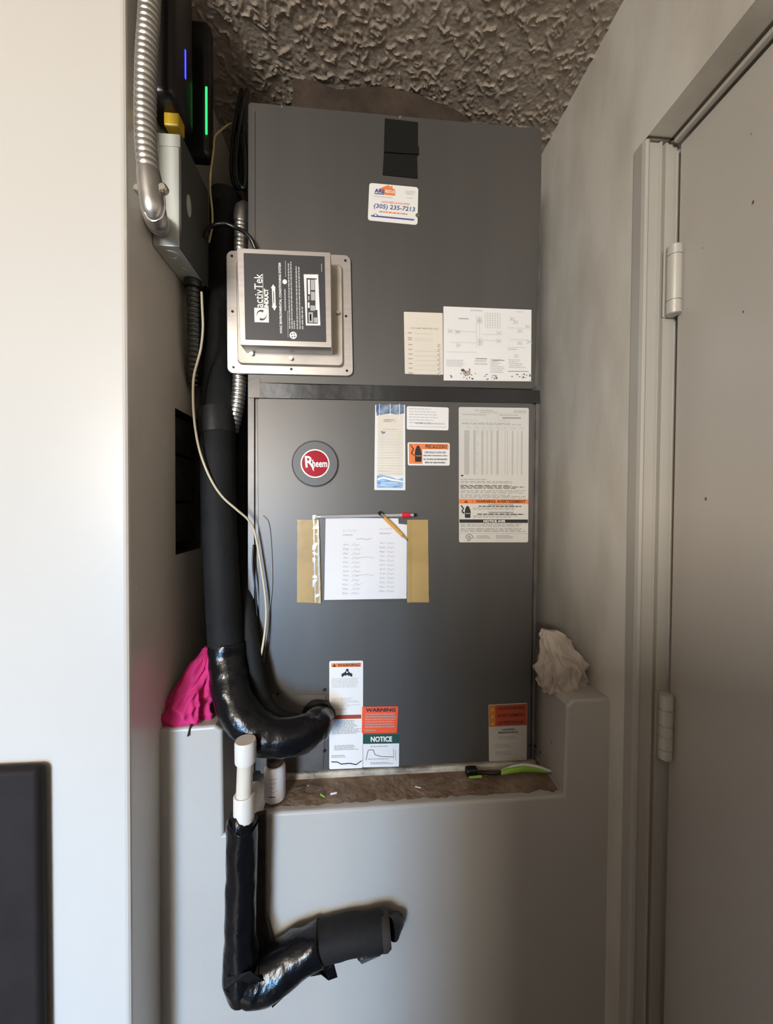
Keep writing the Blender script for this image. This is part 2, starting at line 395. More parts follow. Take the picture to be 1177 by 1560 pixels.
# textured ceiling over the alcove, plain beyond
nx, ny = 360, 270; x0, x1, y0, y1 = XL, XR, .46, 1.0
rng = np.random.default_rng(11)
gx, gy = np.meshgrid(np.linspace(x0, x1, nx + 1), np.linspace(y0, y1, ny + 1)); hh = np.zeros_like(gx)
sx, sy = (x1 - x0) / nx, (y1 - y0) / ny
for k in range(1700):                                  # short strings of stipple plaster
    p_ = np.array([rng.uniform(x0, x1), rng.uniform(y0, y1)]); a_ = rng.uniform(0, 6.28); H = rng.uniform(.0010, .0034); w_ = rng.uniform(.0011, .0021)
    for q in range(rng.integers(1, 5)):
        a_ += rng.normal(0, .8); e_ = p_ + np.array([math.cos(a_), math.sin(a_)]) * rng.uniform(.003, .008)
        i0 = int((min(p_[0], e_[0]) - .006 - x0) / sx); i1 = int((max(p_[0], e_[0]) + .006 - x0) / sx) + 2
        j0 = int((min(p_[1], e_[1]) - .006 - y0) / sy); j1 = int((max(p_[1], e_[1]) + .006 - y0) / sy) + 2
        i0, j0 = max(0, i0), max(0, j0)
        X_, Y_ = gx[j0:j1, i0:i1], gy[j0:j1, i0:i1]
        if X_.size:
            d_ = e_ - p_; t_ = np.clip(((X_ - p_[0]) * d_[0] + (Y_ - p_[1]) * d_[1]) / (d_ @ d_), 0, 1)
            r2 = (X_ - p_[0] - t_ * d_[0]) ** 2 + (Y_ - p_[1] - t_ * d_[1]) ** 2
            hh[j0:j1, i0:i1] = np.maximum(hh[j0:j1, i0:i1], H * np.exp(-r2 / (2 * w_ * w_)))
        p_ = e_
cm = MB(); cm.add([(float(a), float(b), ZCEIL - float(c) - .0006 * noise.noise(Vector((a * 160, b * 160, 1)))) for a, b, c in zip(gx.ravel(), gy.ravel(), hh.ravel())],
                  [[j*(nx+1)+i, (j+1)*(nx+1)+i, (j+1)*(nx+1)+i+1, j*(nx+1)+i+1] for j in range(ny) for i in range(nx)])
cm.box(-3.5, 1.2, -2.7, 1.3, ZCEIL + .001, ZCEIL + .1)
structure(cm, 'ceiling', CEIL, smooth=True)
# left wall: the pillar end faces us, its side lines the alcove; a rough hole shows dark blocks
HY0, HY1, HZ0, HZ1 = .697, .806, 1.511, 1.765
wl = MB()
def quad(mb, a, b, c, d): return mb.add([a, b, c, d], [(0, 1, 2, 3)])
wl.mat(1); quad(wl, (-1.6, .556, 0), (XL-.006, .556, 0), (XL-.006, .556, ZCEIL), (-1.6, .556, ZCEIL))
for k in range(3):                                            # rounded corner of the pillar
    a0, a1 = k*math.pi/6, (k+1)*math.pi/6; r = .006
    pa = (XL-r+r*math.sin(a0), .556+r-r*math.cos(a0)); pb = (XL-r+r*math.sin(a1), .556+r-r*math.cos(a1))
    wl.mat(1 if k == 0 else 0); quad(wl, (*pa, 0), (*pb, 0), (*pb, ZCEIL), (*pa, ZCEIL))
wl.mat(0)
for (ya, yb, za, zb) in ((.562, HY0, 0, ZCEIL), (HY1, 1.25, 0, ZCEIL), (HY0, HY1, 0, HZ0), (HY0, HY1, HZ1, ZCEIL)):
    quad(wl, (XL, ya, za), (XL, yb, za), (XL, yb, zb), (XL, ya, zb))
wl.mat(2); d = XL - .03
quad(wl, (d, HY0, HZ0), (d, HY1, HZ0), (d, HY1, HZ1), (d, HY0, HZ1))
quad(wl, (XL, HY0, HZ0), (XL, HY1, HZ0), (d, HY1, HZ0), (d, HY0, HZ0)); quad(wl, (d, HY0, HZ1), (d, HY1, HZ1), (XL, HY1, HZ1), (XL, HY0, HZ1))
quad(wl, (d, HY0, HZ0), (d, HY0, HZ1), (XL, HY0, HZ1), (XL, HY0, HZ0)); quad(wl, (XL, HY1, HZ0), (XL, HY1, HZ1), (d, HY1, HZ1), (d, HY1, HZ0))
wl.mat(0); wl.box(-1.6, -1.55, .562, 1.25, 0, ZCEIL)
WL = structure(wl, 'wall_left', [PAINTI, PAINTL, BLOCKM], smooth=True)
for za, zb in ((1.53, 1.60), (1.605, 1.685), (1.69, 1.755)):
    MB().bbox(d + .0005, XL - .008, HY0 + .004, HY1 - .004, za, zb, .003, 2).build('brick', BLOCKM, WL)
# right wall, with the doorway cut through it
YJ, ZH, XD = .583, 2.172, .5016
wr = MB().box(XR, .62, YJ + .005, 1.25, 0, ZCEIL).box(XR, .62, -.42, YJ + .005, ZH, ZCEIL).box(XR, .62, -2.6, -.42, 0, ZCEIL)
structure(wr, 'wall_right', PAINT)
structure(MB().box(-1.6, .62, 1.25, 1.3, 0, ZCEIL), 'wall_back', PAINT)
structure(MB().box(-3.5, .62, -2.7, -2.6, 0, ZCEIL), 'wall_front', DIM)
structure(MB().box(-3.5, -3.4, -2.6, 1.3, 0, ZCEIL).box(-3.4, -1.6, .556, .6, 0, ZCEIL), 'wall_side', DIM)
structure(MB().box(-.26, XR, -.32, -.2, 0, 1.56), 'shadow_blocker', DIM)  # unseen block added behind the camera to shade the low wall's right half
# door jamb: moulded board facing us at the far end of the doorway
jb = MB()
prof = [(978, 0), (979.5, 7), (983, 9), (986, 7), (987, 2), (1002, 2), (1003.5, 6), (1005, 6), (1006.5, -5), (1011, -5), (1012, 4), (1015.5, 4), (1016.5, 1), (1031, 1)]
pts = [(XR + (px - 980) / 50 * (XD - XR), YJ - mm / 1000 * .8) for px, mm in prof]
n = len(pts); vs = [(x, y, 0) for x, y in pts] + [(x, y, ZH - .002) for x, y in pts]
jb.add(vs, [[i, i+1, n+i+1, n+i] for i in range(n-1)])
jb.add([(pts[0][0], YJ+.018, 0), (pts[-1][0], YJ+.018, 0), (pts[-1][0], YJ+.018, ZH-.002), (pts[0][0], YJ+.018, ZH-.002)] , [(3,2,1,0)])
jb.add([(pts[0][0], pts[0][1], 0), (pts[0][0], pts[0][1], ZH-.002), (pts[0][0], YJ+.018, ZH-.002), (pts[0][0], YJ+.018, 0)], [(0,1,2,3)])
structure(jb, 'trim_1', TRIMP)
structure(MB().bbox(XD - .0115, XD - .0025, -.40, YJ - .008, ZH - .007, ZH - .0005, .002, 2).mat(1).box(XD - .016, XD - .012, -.40, YJ - .003, ZH - .0012, ZH - .0002).box(XR, XD, YJ - .010, YJ - .007, ZH - .0012, ZH - .0002), 'trim_2', [DOORP, SEAM])  # dark strips draw the shade line of the gap
DR = structure(MB().bbox(XD, XD + .04, -.40, YJ - .008, .01, ZH - .008, .002, 2), 'door_1', DOORP)
def hinge(z0, z1, cuts):
    c = (XD - .0115, YJ - .014)
    h = MB(); zs = [z0] + cuts + [z1]
    for a, b in zip(zs, zs[1:]): h.cyl((*c, a + .0006), (*c, b - .0006), .0105, 18)
    h.cyl((*c, z0), (*c, z1), .0088, 14)
    h.box(XD - .022, XD - .002, YJ - .0055, YJ - .004, z0, z1)
    o = h.build('hinge', HINGEM, DR, smooth=True)
    return o
P = lambda y: onY(1018, y, YJ - .014).z
hinge(P(479), P(375), [P(459), P(390)])
P = lambda y: onY(1004, y, YJ - .014).z
hinge(P(1155), P(1058), [P(1140), P(1120), P(1104), P(1080)])
sp = MB()
for px, py, r in ((1075, 760, .0022), (1147, 308, .002), (1132, 475, .0014), (1070, 378, .001), (1144, 204, .001)):
    c = onX(px, py, XD); sp.add([c + Vector((-.0004, r*.8*math.cos(k*math.pi/4), r*1.2*math.sin(k*math.pi/4))) for k in range(8)], [list(range(8))[::-1]])
sp.build('paint_speck', SPOT, DR, kind='stuff')

# low block wall with a ledge, two raised ends and a notch for the drain
out = [(XL, 0), (XR, 0), (XR, 1.262), (.380, 1.262), (.369, 1.252), (.366, 1.094), (-.150, 1.092), (-.158, 1.062), (-.211, 1.062), (-.213, 1.232), (-.225, 1.241), (XL, 1.238)]
lw = MB(); nn = len(out); Yb = 1.24
lw.add([(x, y, z) for y in (YL, Yb) for x, z in out], [list(range(nn)), list(range(2*nn-1, nn-1, -1))])
for i in range(nn):
    j = (i + 1) % nn; (xa, za), (xb, zb) = out[i], out[j]
    lw.mat(0)
    b = 0; lw.f.append([j, i, nn + i, nn + j]); lw.mi.append(lw.cur)
LW = structure(lw, 'wall_lower', [PLASTER, LEDGE])
bm = bmesh.new(); bm.from_mesh(LW.data); bmesh.ops.recalc_face_normals(bm, faces=bm.faces)
ed = [e for e in bm.edges if e.calc_face_angle(0) > .6 and all(v.co.z + LW.location.z > .9 and v.co.y + LW.location.y < YL + .01 for v in e.verts)]
bmesh.ops.bevel(bm, geom=ed, offset=.005, segments=3, affect='EDGES', profile=.5, clamp_overlap=True)
bm.to_mesh(LW.data); bm.free()
dt = MB()
def dirt(u, v):
    x = -.150 + .513*u; w = noise.noise(Vector((x*38, 2, 0)))*.6 + noise.noise(Vector((x*110, 5, 0)))*.45
    y0_ = YL + .013 + .010*w; return Vector((x, y0_ + (.76 - y0_)*v, 1.0937 + .0012*u - (.001 if v == 0 else 0) + .0009*max(0, noise.noise(Vector((x*90, v*14, 3))))*(v > 0)))
dt.grid(dirt, 110, 10).build('ledge_dirt', LEDGE, LW, kind='stuff', smooth='all')
for px, py, r in ((823, 1146, .003), (840, 1131, .0018), (829, 1123, .0014), (815, 1136, .004)):
    c = onX(px, py, .3655); MB().add([c + Vector((-.0004, r*1.3*math.cos(k*math.pi/4), r*math.sin(k*math.pi/4))) for k in range(8)], [list(range(8))[::-1]]).build('stain_spot', SPOT, LW, kind='stuff')
structure(MB().bbox(-.15, .352, YU - .006, 1.2, 1.088, 1.104, .003, 2), 'trim_3', CURB)
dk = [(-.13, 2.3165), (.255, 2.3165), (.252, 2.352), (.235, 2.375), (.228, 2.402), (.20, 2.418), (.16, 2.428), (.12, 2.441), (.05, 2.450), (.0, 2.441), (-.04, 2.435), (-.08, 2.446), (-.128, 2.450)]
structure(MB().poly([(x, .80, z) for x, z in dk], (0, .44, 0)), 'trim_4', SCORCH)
# chips and specks on the walls
ch = MB()
for px, py, r in ((207, 897, .0016),):
    c = onX(px, py, XL); ch.add([c + Vector((.0005, r*1.4*math.cos(k*math.pi/3), r*math.sin(k*math.pi/3))) for k in range(6)], [list(range(6))])
ch.build('paint_chip', WHITE, WL, kind='stuff')

# ================================================================== air handler
AH = empty('air_handler', (.08, .9, 1.105), 'tall dark grey air handler cabinet standing on the ledge in the alcove', 'air handler')
cs = MB().box(-.194, .351, YU + .006, 1.21, 1.106, 2.3145).box(-.194, -.1835, YU + .001, YU + .007, 1.106, 1.824).box(.3445, .3505, YU + .001, YU + .007, 1.106, 1.83)
cs.build('casing', STEELD, AH)
def panel(name, px4, y, th, rad, bev, m):
    c4 = [onY(*p, y) for p in px4]; return MB().slab(c4, th, rad, bev, 6).build(name, m, AH), Face(c4)
panel('upper_panel', [(377.5, 155), (826, 196), (814, 593), (377, 583)], YU, .006, .006, .0015, STEEL)
MB().slab([onY(*p, YU - .0003) for p in ((388, 170), (389, 170), (389, 380), (388, 380))], .0006).build('panel_seam', DARKS, AH)
panel('lower_panel', [(391, 606), (813, 613), (808.5, 1157.5), (396, 1180)], YU, .006, .004, .002, STEEL)
panel('connection_plate', [(398, 1058), (496, 1058), (492, 1174), (396, 1177)], YU - .0015, .0015, .002, .0005, STEELD)
panel('corner_bracket', [(379, 578), (396, 575), (396, 606), (378, 606)], YU - .001, .006, .001, .0005, STEELD)
# black sealing tape between the panels
st = MB(); top = [onY(395 + (822-395)*t, 583 + 11*t + math.sin(t*9)*1.2, YU - .0035 - .0015*math.sin(t*17)) for t in [i/40 for i in range(41)]]
bot = [onY(395 + (823-395)*t, 606 + 8.5*t, YU - .002) for t in [i/40 for i in range(41)]]
for i in range(40): st.add([bot[i], bot[i+1], top[i+1], top[i]], [(0,1,2,3)]); st.add([top[i], top[i+1], top[i+1] + Vector((0,.006,0)), top[i] + Vector((0,.006,0))], [(0,1,2,3)])
st.build('sealing_tape', SEALT, AH, smooth='all')
for px, py in ((609.6, 178), (429, 162), (636, 328)): screw(onY(px, py, YU - .0012 if py == 328 else YU), .0028 if py != 328 else .0042, SCREW, AH)
for px, py in ((494, 1051), (423, 1057), (494, 1144), (806, 1135)): screw(onY(px, py, YU - .0015), .0030, DARKS, AH)
# badge
bc = onY(480.2, 706.6, YU)
bd = MB().disc_y(bc - Vector((0, .004, 0)), .0415, .004, 48, bev=.0015).build('badge', BADGEG, AH, smooth=True, label='round grey badge with red centre')
MB().disc_y(bc - Vector((0, .0008, 0)), .0432, .0008, 48).build('badge_rim', DARKS, bd)
MB().disc_y(bc - Vector((0, .0050, 0)), .0262, .001, 40, bev=.0004).build('badge_ring', WHITEI, bd)
MB().disc_y(bc - Vector((0, .0060, 0)), .0238, .001, 40, bev=.0004).build('badge_centre', BADGER, bd, smooth=True)
r_ = .0238; f = Face([bc + Vector((-r_, -.006, r_)), bc + Vector((r_, -.006, r_)), bc + Vector((r_, -.006, -r_)), bc + Vector((-r_, -.006, -r_))])
p = Print(f)
p.text(WHITEI, 'R', .13, .22, .46, .66, .02, shear=-.1).text(WHITEI, 'heem', .40, .36, .96, .64, .02)
p.poly(WHITEI, [(.36, .52), (.44, .56), (.46, .80), (.40, .72)])
p.build(bd)

# ---- factory labels on the cabinet
def table(p, m, u0, v0, u1, v1, cols, rows, w=.004, wv=.003):
    for i in range(cols + 1): u = u0 + (u1-u0)*i/cols; p.quad(m, u - w/2, v0, u + w/2, v1)
    for j in range(rows + 1): v = v0 + (v1-v0)*j/rows; p.quad(m, u0, v - wv/2, u1, v + wv/2)
def hand(p, m, u, v, du, dv, bg):
    """shock-hazard pictogram: a hand reaching to a jagged bolt"""
    p.poly(m, [(u+du*a, v+dv*b) for a, b in ((.42,.98),(.40,.55),(.44,.30),(.55,.10),(.68,.02),(.80,.10),(.92,.30),(.98,.50),(.94,.98))][::-1])
    p.quad(bg, u+du*.48, v+dv*.62, u+du*.92, v+dv*.66, .0001)
    p.stroke(m, [(u+du*.05, v+dv*.02), (u+du*.30, v+dv*.25), (u+du*.12, v+dv*.48), (u+du*.36, v+dv*.62)], du*.045, asp=1.0)
# wiring diagram sheet
o, f = card('wiring_diagram', [(675.2, 466.7), (809.2, 472), (808.6, 580.9), (675.6, 579.5)], YU, .0005, WHITE, AH, .0005, label='white wiring diagram sheet with rust stains along its lower edge')
p = Print(f)
p.lines(INKL, .30, .03, .45, .07, 1).lines(INKG, .17, .15, .31, .18, 1).lines(INKL, .82, .03, .93, .05, 1)
table(p, INKL, .47, .07, .64, .27, 6, 6, .004, .004)
for u in (.37, .405): p.quad(INKL, u, .10, u + .004, .55)
for v, a, b in ((.33, .13, .37), (.36, .44, .60), (.44, .44, .62), (.48, .08, .37), (.61, .03, .38), (.26, .72, .92), (.42, .75, .97), (.53, .72, .93)): p.quad(INKL, a, v, b, v + .005)
for u, v in ((.38, .16), (.38, .19), (.385, .45), (.385, .49), (.60, .34), (.60, .45), (.05, .33), (.13, .34), (.14, .52), (.93, .24), (.95, .45), (.75, .14), (.79, .18), (.84, .30), (.84, .47), (.80, .65)):
    p.stroke(INKG, [(u, v-.025), (u+.02, v), (u, v+.025)], .0025).lines(INKL, u+.02, v-.02, u+.06, v+.03, 3)
p.quad(INKG, .73, .555, .83, .562).quad(INK, .73, .86, .97, .866)
p.lines(INKL, .03, .72, .24, .82, 4).lines(INKL, .35, .72, .52, .80, 2).lines(INKL, .53, .70, .70, .90, 8, ragged=.5).lines(INKL, .74, .70, .97, .83, 5, ragged=.6)
for (u, v, a, b) in ((.36, .69, .49, .705), (.55, .71, .69, .722)): p.quad(INKG, u, v, a, b)
for k in range(46):
    u = random.choice([random.gauss(.25, .05), random.random(), random.gauss(.56, .05), random.gauss(.90, .05)]); u = min(.985, max(.01, u)); v = min(.985, random.uniform(.90, .985) if abs(u-.24) > .07 else random.uniform(.84, .985))
    p.ell(STAIN, u, v, random.uniform(.003, .014), random.uniform(.003, .013), .0003, 7)
p.ell(STAIN, .215, .86, .022, .02, .0003, 8).ell(INKC, .26, .90, .045, .035, .0002, 12)
p.build(o)
# small white data label
o, f = card('data_label', [(619.3, 618.7), (683.2, 620.9), (682.8, 655.7), (619.3, 654.2)], YU, .0004, WHITE, AH, .003, label='small white label with fine text')
p = Print(f); p.lines(INKL, .06, .08, .85, .80, 6, .35, ragged=.5).lines(INKL, .20, .68, .92, .84, 1, .5).quad(INKG, .05, .86, .95, .875).build(o)
# orange Spanish caution label
o, f = card('caution_label', [(620.6, 673.8), (684.7, 674.8), (684.7, 709.3), (621, 709)], YU, .0004, WHITE, AH, .003, label='orange and white caution label in Spanish')
p = Print(f); p.quad(ORANGE, .03, .05, .345, .93).quad(ORANGE, .345, .05, .97, .29)
hand(p, INK, .05, .10, .29, .76, ORANGE)
p.text(INK, 'PRECAUCION', .42, .08, .88, .26, .03).text(INK, '!', .90, .08, .925, .26, .03)
for i, t in enumerate(('USE SOLO CON UN', 'dispositivo termostato, todos', 'los circuitos de alimentación', 'deben ser desconectados.')): p.text(INK, t, .40 - .03*(i in (1, 2)), .38 + .145*i, .90 + .04*(i in (1, 2)), .47 + .145*i, .02)
p.build(o)
# rating plate
o, f = card('rating_label', [(698.5, 620), (805.2, 621.5), (804.1, 826.2), (699, 826.2)], YU, .0004, GREYL, AH, .003, label='tall grey white rating label with number columns and a warning band')
p = Print(f)
p.text(INKG, 'AIR HANDLER', .22, .018, .48, .028, .01).text(INKG, 'MANEJADORA DE AIRE', .30, .032, .54, .042, .01).lines(INKG, .78, .02, .97, .042, 2, .5, ragged=.1)
p.quad(INKL, .02, .045, .97, .047).lines(INKG, .05, .053, .42, .060, 1, .7).lines(INKG, .58, .053, .92, .060, 1, .7).quad(INKG, .62, .070, .885, .082)
p.lines(INKL, .05, .09, .33, .105, 2, .5).lines(INKL, .57, .09, .75, .105, 2, .5).lines(INKG, .04, .115, .95, .13, 2, .5)
for u, w in ((.10, .09), (.22, .08), (.33, .05), (.43, .05), (.53, .06), (.64, .05), (.73, .10), (.86, .09)): p.lines(INKL, u, .140, u + w, .165, 3, .5, ragged=.3)
for u, w, m in ((.075, .08, INKG), (.205, .035, INKG), (.245, .04, INKL), (.32, .028, INKG), (.395, .012, INKG), (.455, .02, INKG), (.535, .032, INKG), (.655, .008, INKG), (.69, .008, INKG), (.755, .022, INKG), (.835, .008, INKG), (.89, .022, INKG)):
    for r in range(42):
        if w == .04 and (r // 5) % 2: continue
        v = .172 + r * .0078; p.quad(m, u, v, u + w * random.uniform(.8, 1), v + .0042)
p.ell(INK, .045, .505, .02, .006)
p.lines(INKG, .02, .53, .5, .54, 1, .6).lines(INKG, .02, .545, .95, .565, 2, .55).lines(INK, .02, .575, .97, .605, 3, .5).lines(INKG, .02, .612, .97, .640, 3, .5).lines(INKG, .02, .645, .97, .675, 3, .55)
p.quad(ORANGE, 0, .679, 1, .712).text(INK, 'WARNING: AVERTISSEMENT', .24, .684, .96, .706, .03).poly(ORANGED, [(.07, .705), (.13, .705), (.10, .685)][::-1]).quad(INK, .19, .68, .193, .711, .0001)
hand(p, INK, .02, .725, .15, .095, GREYL)
p.text(INK, 'HAZARDOUS VOLTAGE', .42, .716, .78, .724, .01).lines(INK, .28, .728, .92, .738, 1, .7, ragged=.05).lines(INKG, .2, .742, .97, .762, 2, .5)
p.text(INK, 'TENSION DANGEREUSE', .42, .772, .78, .782, .02).lines(INK, .26, .787, .95, .797, 1, .7, ragged=.05).lines(INKG, .2, .80, .92, .82, 2, .5)
p.quad(INK, .005, .829, .995, .855).text(WHITEI, 'NOTICE AVIS', .35, .833, .66, .851, .03)
p.lines(INKG, .02, .862, .93, .888, 3, .55).lines(INKG, .02, .895, .96, .925, 3, .6).quad(INKG, .0, .931, 1, .933)
p.ell(INK, .145, .958, .05, .020).ell(GREYL, .145, .958, .042, .0165, .0001).text(INK, 'UL', .125, .949, .165, .967, .03, lift=.0003).lines(INK, .11, .983, .18, .989, 1, .8).quad(INK, .20, .964, .22, .967)
p.lines(INKG, .25, .948, .45, .975, 3, .6).lines(INKG, .53, .946, .78, .975, 3, .6)
p.build(o)
# lower-left long warning label
o, f = card('warning_label', [(501.4, 1007.2), (552.9, 1006.4), (552.3, 1169.9), (501.4, 1172)], YU, .0004, WHITE, AH, .003, label='long white warning label with orange band at the top')
p = Print(f)
p.quad(ORANGE, .06, .02, .94, .056).text(INK, 'WARNING', .24, .024, .90, .052, .03).poly(INK, [(.10, .052), (.20, .052), (.15, .025)][::-1])
p.ell(INK, .53, .086, .045, .014).stroke(INK, [(.36, .135), (.46, .118), (.50, .105)], .03, asp=.5).stroke(INK, [(.68, .135), (.58, .118), (.55, .105)], .03, asp=.5).stroke(INK, [(.48, .135), (.50, .12), (.56, .12), (.58, .137)], .02, asp=.5)
p.lines(INKL, .07, .16, .93, .25, 7, .45).lines(INKL, .07, .34, .93, .43, 7, .45, ragged=.5).lines(INKL, .07, .44, .6, .46, 1, .5)
p.quad(ORANGED, .05, .50, .95, .537).lines(INKG, .07, .55, .95, .68, 10, .5).lines(INKG, .15, .78, .9, .83, 4, .5).lines(INKG, .06, .87, .5, .90, 2, .5)
p.stroke(INK, [(.06, .93), (.25, .935), (.35, .955), (.6, .95), (.8, .965), (.97, .93)], .012, .0002, .4)
p.build(o)
# red warning label
o, f = card('warning_label', [(551.4, 1076.8), (606.4, 1076.2), (604.3, 1116.4), (550.8, 1117.3)], YU - .0004, .0004, RED, AH, .002, label='small bright red warning label')
p = Print(f); p.text(INK, 'WARNING', .10, .05, .93, .19, .04)
p.lines(INKC, .09, .26, .94, .83, 6, .42, ragged=.08).lines(INKC, .09, .86, .45, .93, 1, .6)
p.build(o)
# green notice label
o, f = card('notice_label', [(552.9, 1118.5), (607.9, 1117.9), (607.3, 1167.8), (552.9, 1169)], YU, .0004, WHITE, AH, .001, label='white notice label with dark green header')
p = Print(f); p.quad(GREEN, 0, 0, 1, .29).text(WHITEI, 'NOTICE', .21, .07, .80, .23, .03)
p.lines(INKG, .2, .36, .75, .40, 1, .6).stroke(INK, [(.08, .78), (.14, .48), (.28, .47), (.33, .62), (.5, .68), (.84, .70)], .008, asp=1).stroke(INKG, [(.84, .45), (.85, .75)], .008).stroke(INKG, [(.90, .5), (.91, .8)], .008).lines(INKG, .14, .74, .8, .78, 1, .6).lines(INKG, .2, .85, .9, .93, 2, .5)
p.build(o)
# lower-right three-language warning label
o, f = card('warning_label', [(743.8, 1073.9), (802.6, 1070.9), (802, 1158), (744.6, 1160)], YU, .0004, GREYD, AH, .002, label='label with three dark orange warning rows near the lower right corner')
p = Print(f); p.quad(ORANGED, .01, .01, .99, .385).quad(ORANGE_SHADED, .02, .02, .17, .375, .0001)  # orange rows darkened too for the dim light here
for i, t in enumerate(('WARNING', 'AVERTISSEMENT', 'ADVERTENCIA')):
    v = .045 + .125*i; p.text(INK, t, .22, v, .92, v + .055, .02).poly(YELLOW, [(.06, v+.06), (.14, v+.06), (.10, v+.005)][::-1], .0002)
p.text(INK, 'CALIFORNIA', .34, .43, .68, .46, .03).text(INK, 'PROPOSITION 65', .25, .48, .76, .515, .03)
for v, a, b in ((.56, .25, .75), (.70, .16, .62), (.83, .16, .62)): p.lines(INKG, a, v, b, v + .07, 2, .6).quad(INKL, .02, v + .09, .98, v + .095)
p.build(o)

# ================================================================== things stuck to the cabinet
# folded black hook tape at the top
t = empty('fabric_strap', onY(609, 271, YU), 'black folded fabric strap stuck near the top of the grey cabinet', 'strap')
MB().slab([onY(*q, YU - .0015) for q in ((586, 180), (606, 182.5), (636, 186), (635, 226), (586.5, 222))][:1] + [onY(636.5, 186, YU - .0015), onY(636, 228, YU - .0015), onY(584.5, 226, YU - .0015)], .0014, .001).build('upper_flap', VELCRO, t)
MB().slab([onY(*q, YU - .0015) for q in ((584.5, 233), (635, 236), (636, 271.5), (582.5, 266))], .0014, .001).build('lower_flap', VELCRO, t)
MB().slab([onY(*q, YU - .004) for q in ((585, 220), (637.5, 221.5), (637.5, 234.5), (584.5, 231))], .0038, .001).build('fold', VELCRO, t)
# white business magnet
o, f = card('service_magnet', [(562.4, 278.5), (636.9, 285.4), (635.6, 342.8), (560, 335.4)], YU, .0009, WHITE, None, .005, label='white service card with blue phone number on the upper grey panel', cat='magnet')
p = Print(f)
p.poly(ORANGE, [(.22, .22), (.22, .12), (.38, .02), (.44, .06), (.44, .03), (.47, .03), (.47, .085), (.53, .13), (.53, .28), (.33, .28)][::-1])
p.text(BLUE, 'ARS', .11, .14, .31, .245, .05).lines(BLUE, .11, .255, .31, .29, 1, .9, ragged=0).text(WHITEI, 'RESCUE', .33, .15, .52, .23, .02, lift=.0003)
p.lines(INKL, .10, .33, .52, .36, 1, .7).lines(GREYI, .74, .12, .95, .24, 3, .3).quad(INKL, .76, .30, .9, .31)
p.text(ORANGE, 'LICENSED & INSURED', .26, .45, .83, .50, 0)
p.text(BLUE, '(305) 235-7213', .11, .54, .94, .69, .012, shear=.02)
p.lines(ORANGE, .22, .725, .82, .765, 1, .8, ragged=.05)
p.poly(BLUE, [(.08, .855), (.94, .855), (.92, .895), (.08, .895), (.05, .875)][::-1]).ell(BLUE, .15, .855, .045, .045).ell(WHITE, .15, .85, .025, .025, .0002)
p.build(o)
# UV lamp service card
o, f = card('service_card', [(614.9, 474.9), (674, 476.9), (674.8, 570.7), (616.5, 569.3)], YU, .0006, CREAM, None, .0008, label='small cream lamp service card left of the white wiring sheet', cat='card')
p = Print(f); p.text(INKC, 'UV LAMP SERVICE LOG', .17, .248, .88, .272, .01)
for i, v in enumerate((.33, .41, .44)): p.lines(INKC, .09, v, .2, v + .02, 1, .8, ragged=0).quad(INKL, .25, v + .015, .75, v + .02)
for i in range(7):
    v = .52 + .076*i; p.lines(INKC, .10, v, .2, v + .02, 1, .8, ragged=0)
    if i: p.quad(INKL, .25, v + .03, .85, v + .035)
    p.stroke(INKC, [(.93 - .0, v - .01), (.87, v + .005), (.86, v + .025), (.92, v + .035)], .007)
p.build(o)
# narrow blue-topped filter record card, in its plastic pocket
o, f = card('record_card', [(571.3, 616.7), (616.8, 616.7), (617.2, 746.8), (569.9, 746.4)], YU, .0006, WHITE, None, .001, label='narrow cream record card with blue top and bottom in the lower panel centre', cat='card')
p = Print(f); p.quad(CREAM, .09, .04, .93, .83).quad(NIGHTB, .03, .0, .97, .085, .0001).poly(NIGHTB, [(.05, .085), (.97, .085), (.97, .10), (.6, .125), (.3, .115), (.05, .13)][::-1], .0001)
p.poly(CREAM, [(.08, .15), (.10, .125), (.5, .10), (.9, .13), (.95, .16)][::-1], .0002)
p.lines(INKC, .28, .17, .75, .21, 2, .5).quad(INKG, .25, .285, .75, .29)
for i in range(17): v = .31 + .031*i; p.quad(INKL, .10, v, .92, v + .003)
for u in (.24, .78): p.quad(INKL, u, .30, u + .006, .82)
p.stroke(BLUE, [(.2, .32), (.26, .31), (.25, .335), (.34, .32)], .008)
p.poly(SKYB, [(.08, .975), (.92, .975), (.92, .85), (.75, .875), (.45, .835), (.2, .815), (.08, .83)][::-1], .0001)
p.poly(WHITEI, [(.10, .86), (.3, .845), (.6, .87), (.92, .89), (.92, .905), (.55, .89), (.3, .865), (.10, .885)][::-1], .0002)
p.lines(WHITEI, .2, .91, .8, .96, 3, .35, lift=.0002)
for u in (.13, .49, .80): p.quad(WHITEI, u, -.01, u + .018, .13 if u < .7 else .17, .0008)
p.build(o)
# taped maintenance sheet in a clear sleeve
t = empty('taped_sheet', onY(556, 915, YU), 'white log sheet in clear sleeve taped by two brown strips on the lower panel', 'paper')
c6 = [(493.7, 914), (619, 911.9), (619.7, 799.3), (607, 798), (606.3, 789.7), (495.8, 788.7)]
MB().poly([onY(*q, YU - .0012) for q in c6], (0, .0006, 0)).build('paper', SHEET, t)
f = Face([onY(*q, YU - .0012) for q in ((495.8, 788.7), (619.7, 789.7), (619, 911.9), (493.7, 914))]); p = Print(f)
rows = ['Jan', 'Feb', 'Mar', 'Apr', 'May', 'Jun', 'Jul', 'Aug', 'Sep', 'Oct', 'Nov', 'Dec']
p.text(INKL, 'A/C FILTER', .21, .145, .38, .165).text(INKL, 'A/C FILTER', .66, .120, .82, .142).lines(INKL, .21, .20, .37, .22, 1, .8).lines(INKL, .66, .18, .82, .20, 1, .8).stroke(INKG, [(.38, .26), (.44, .25), (.48, .265), (.56, .25)], .003)
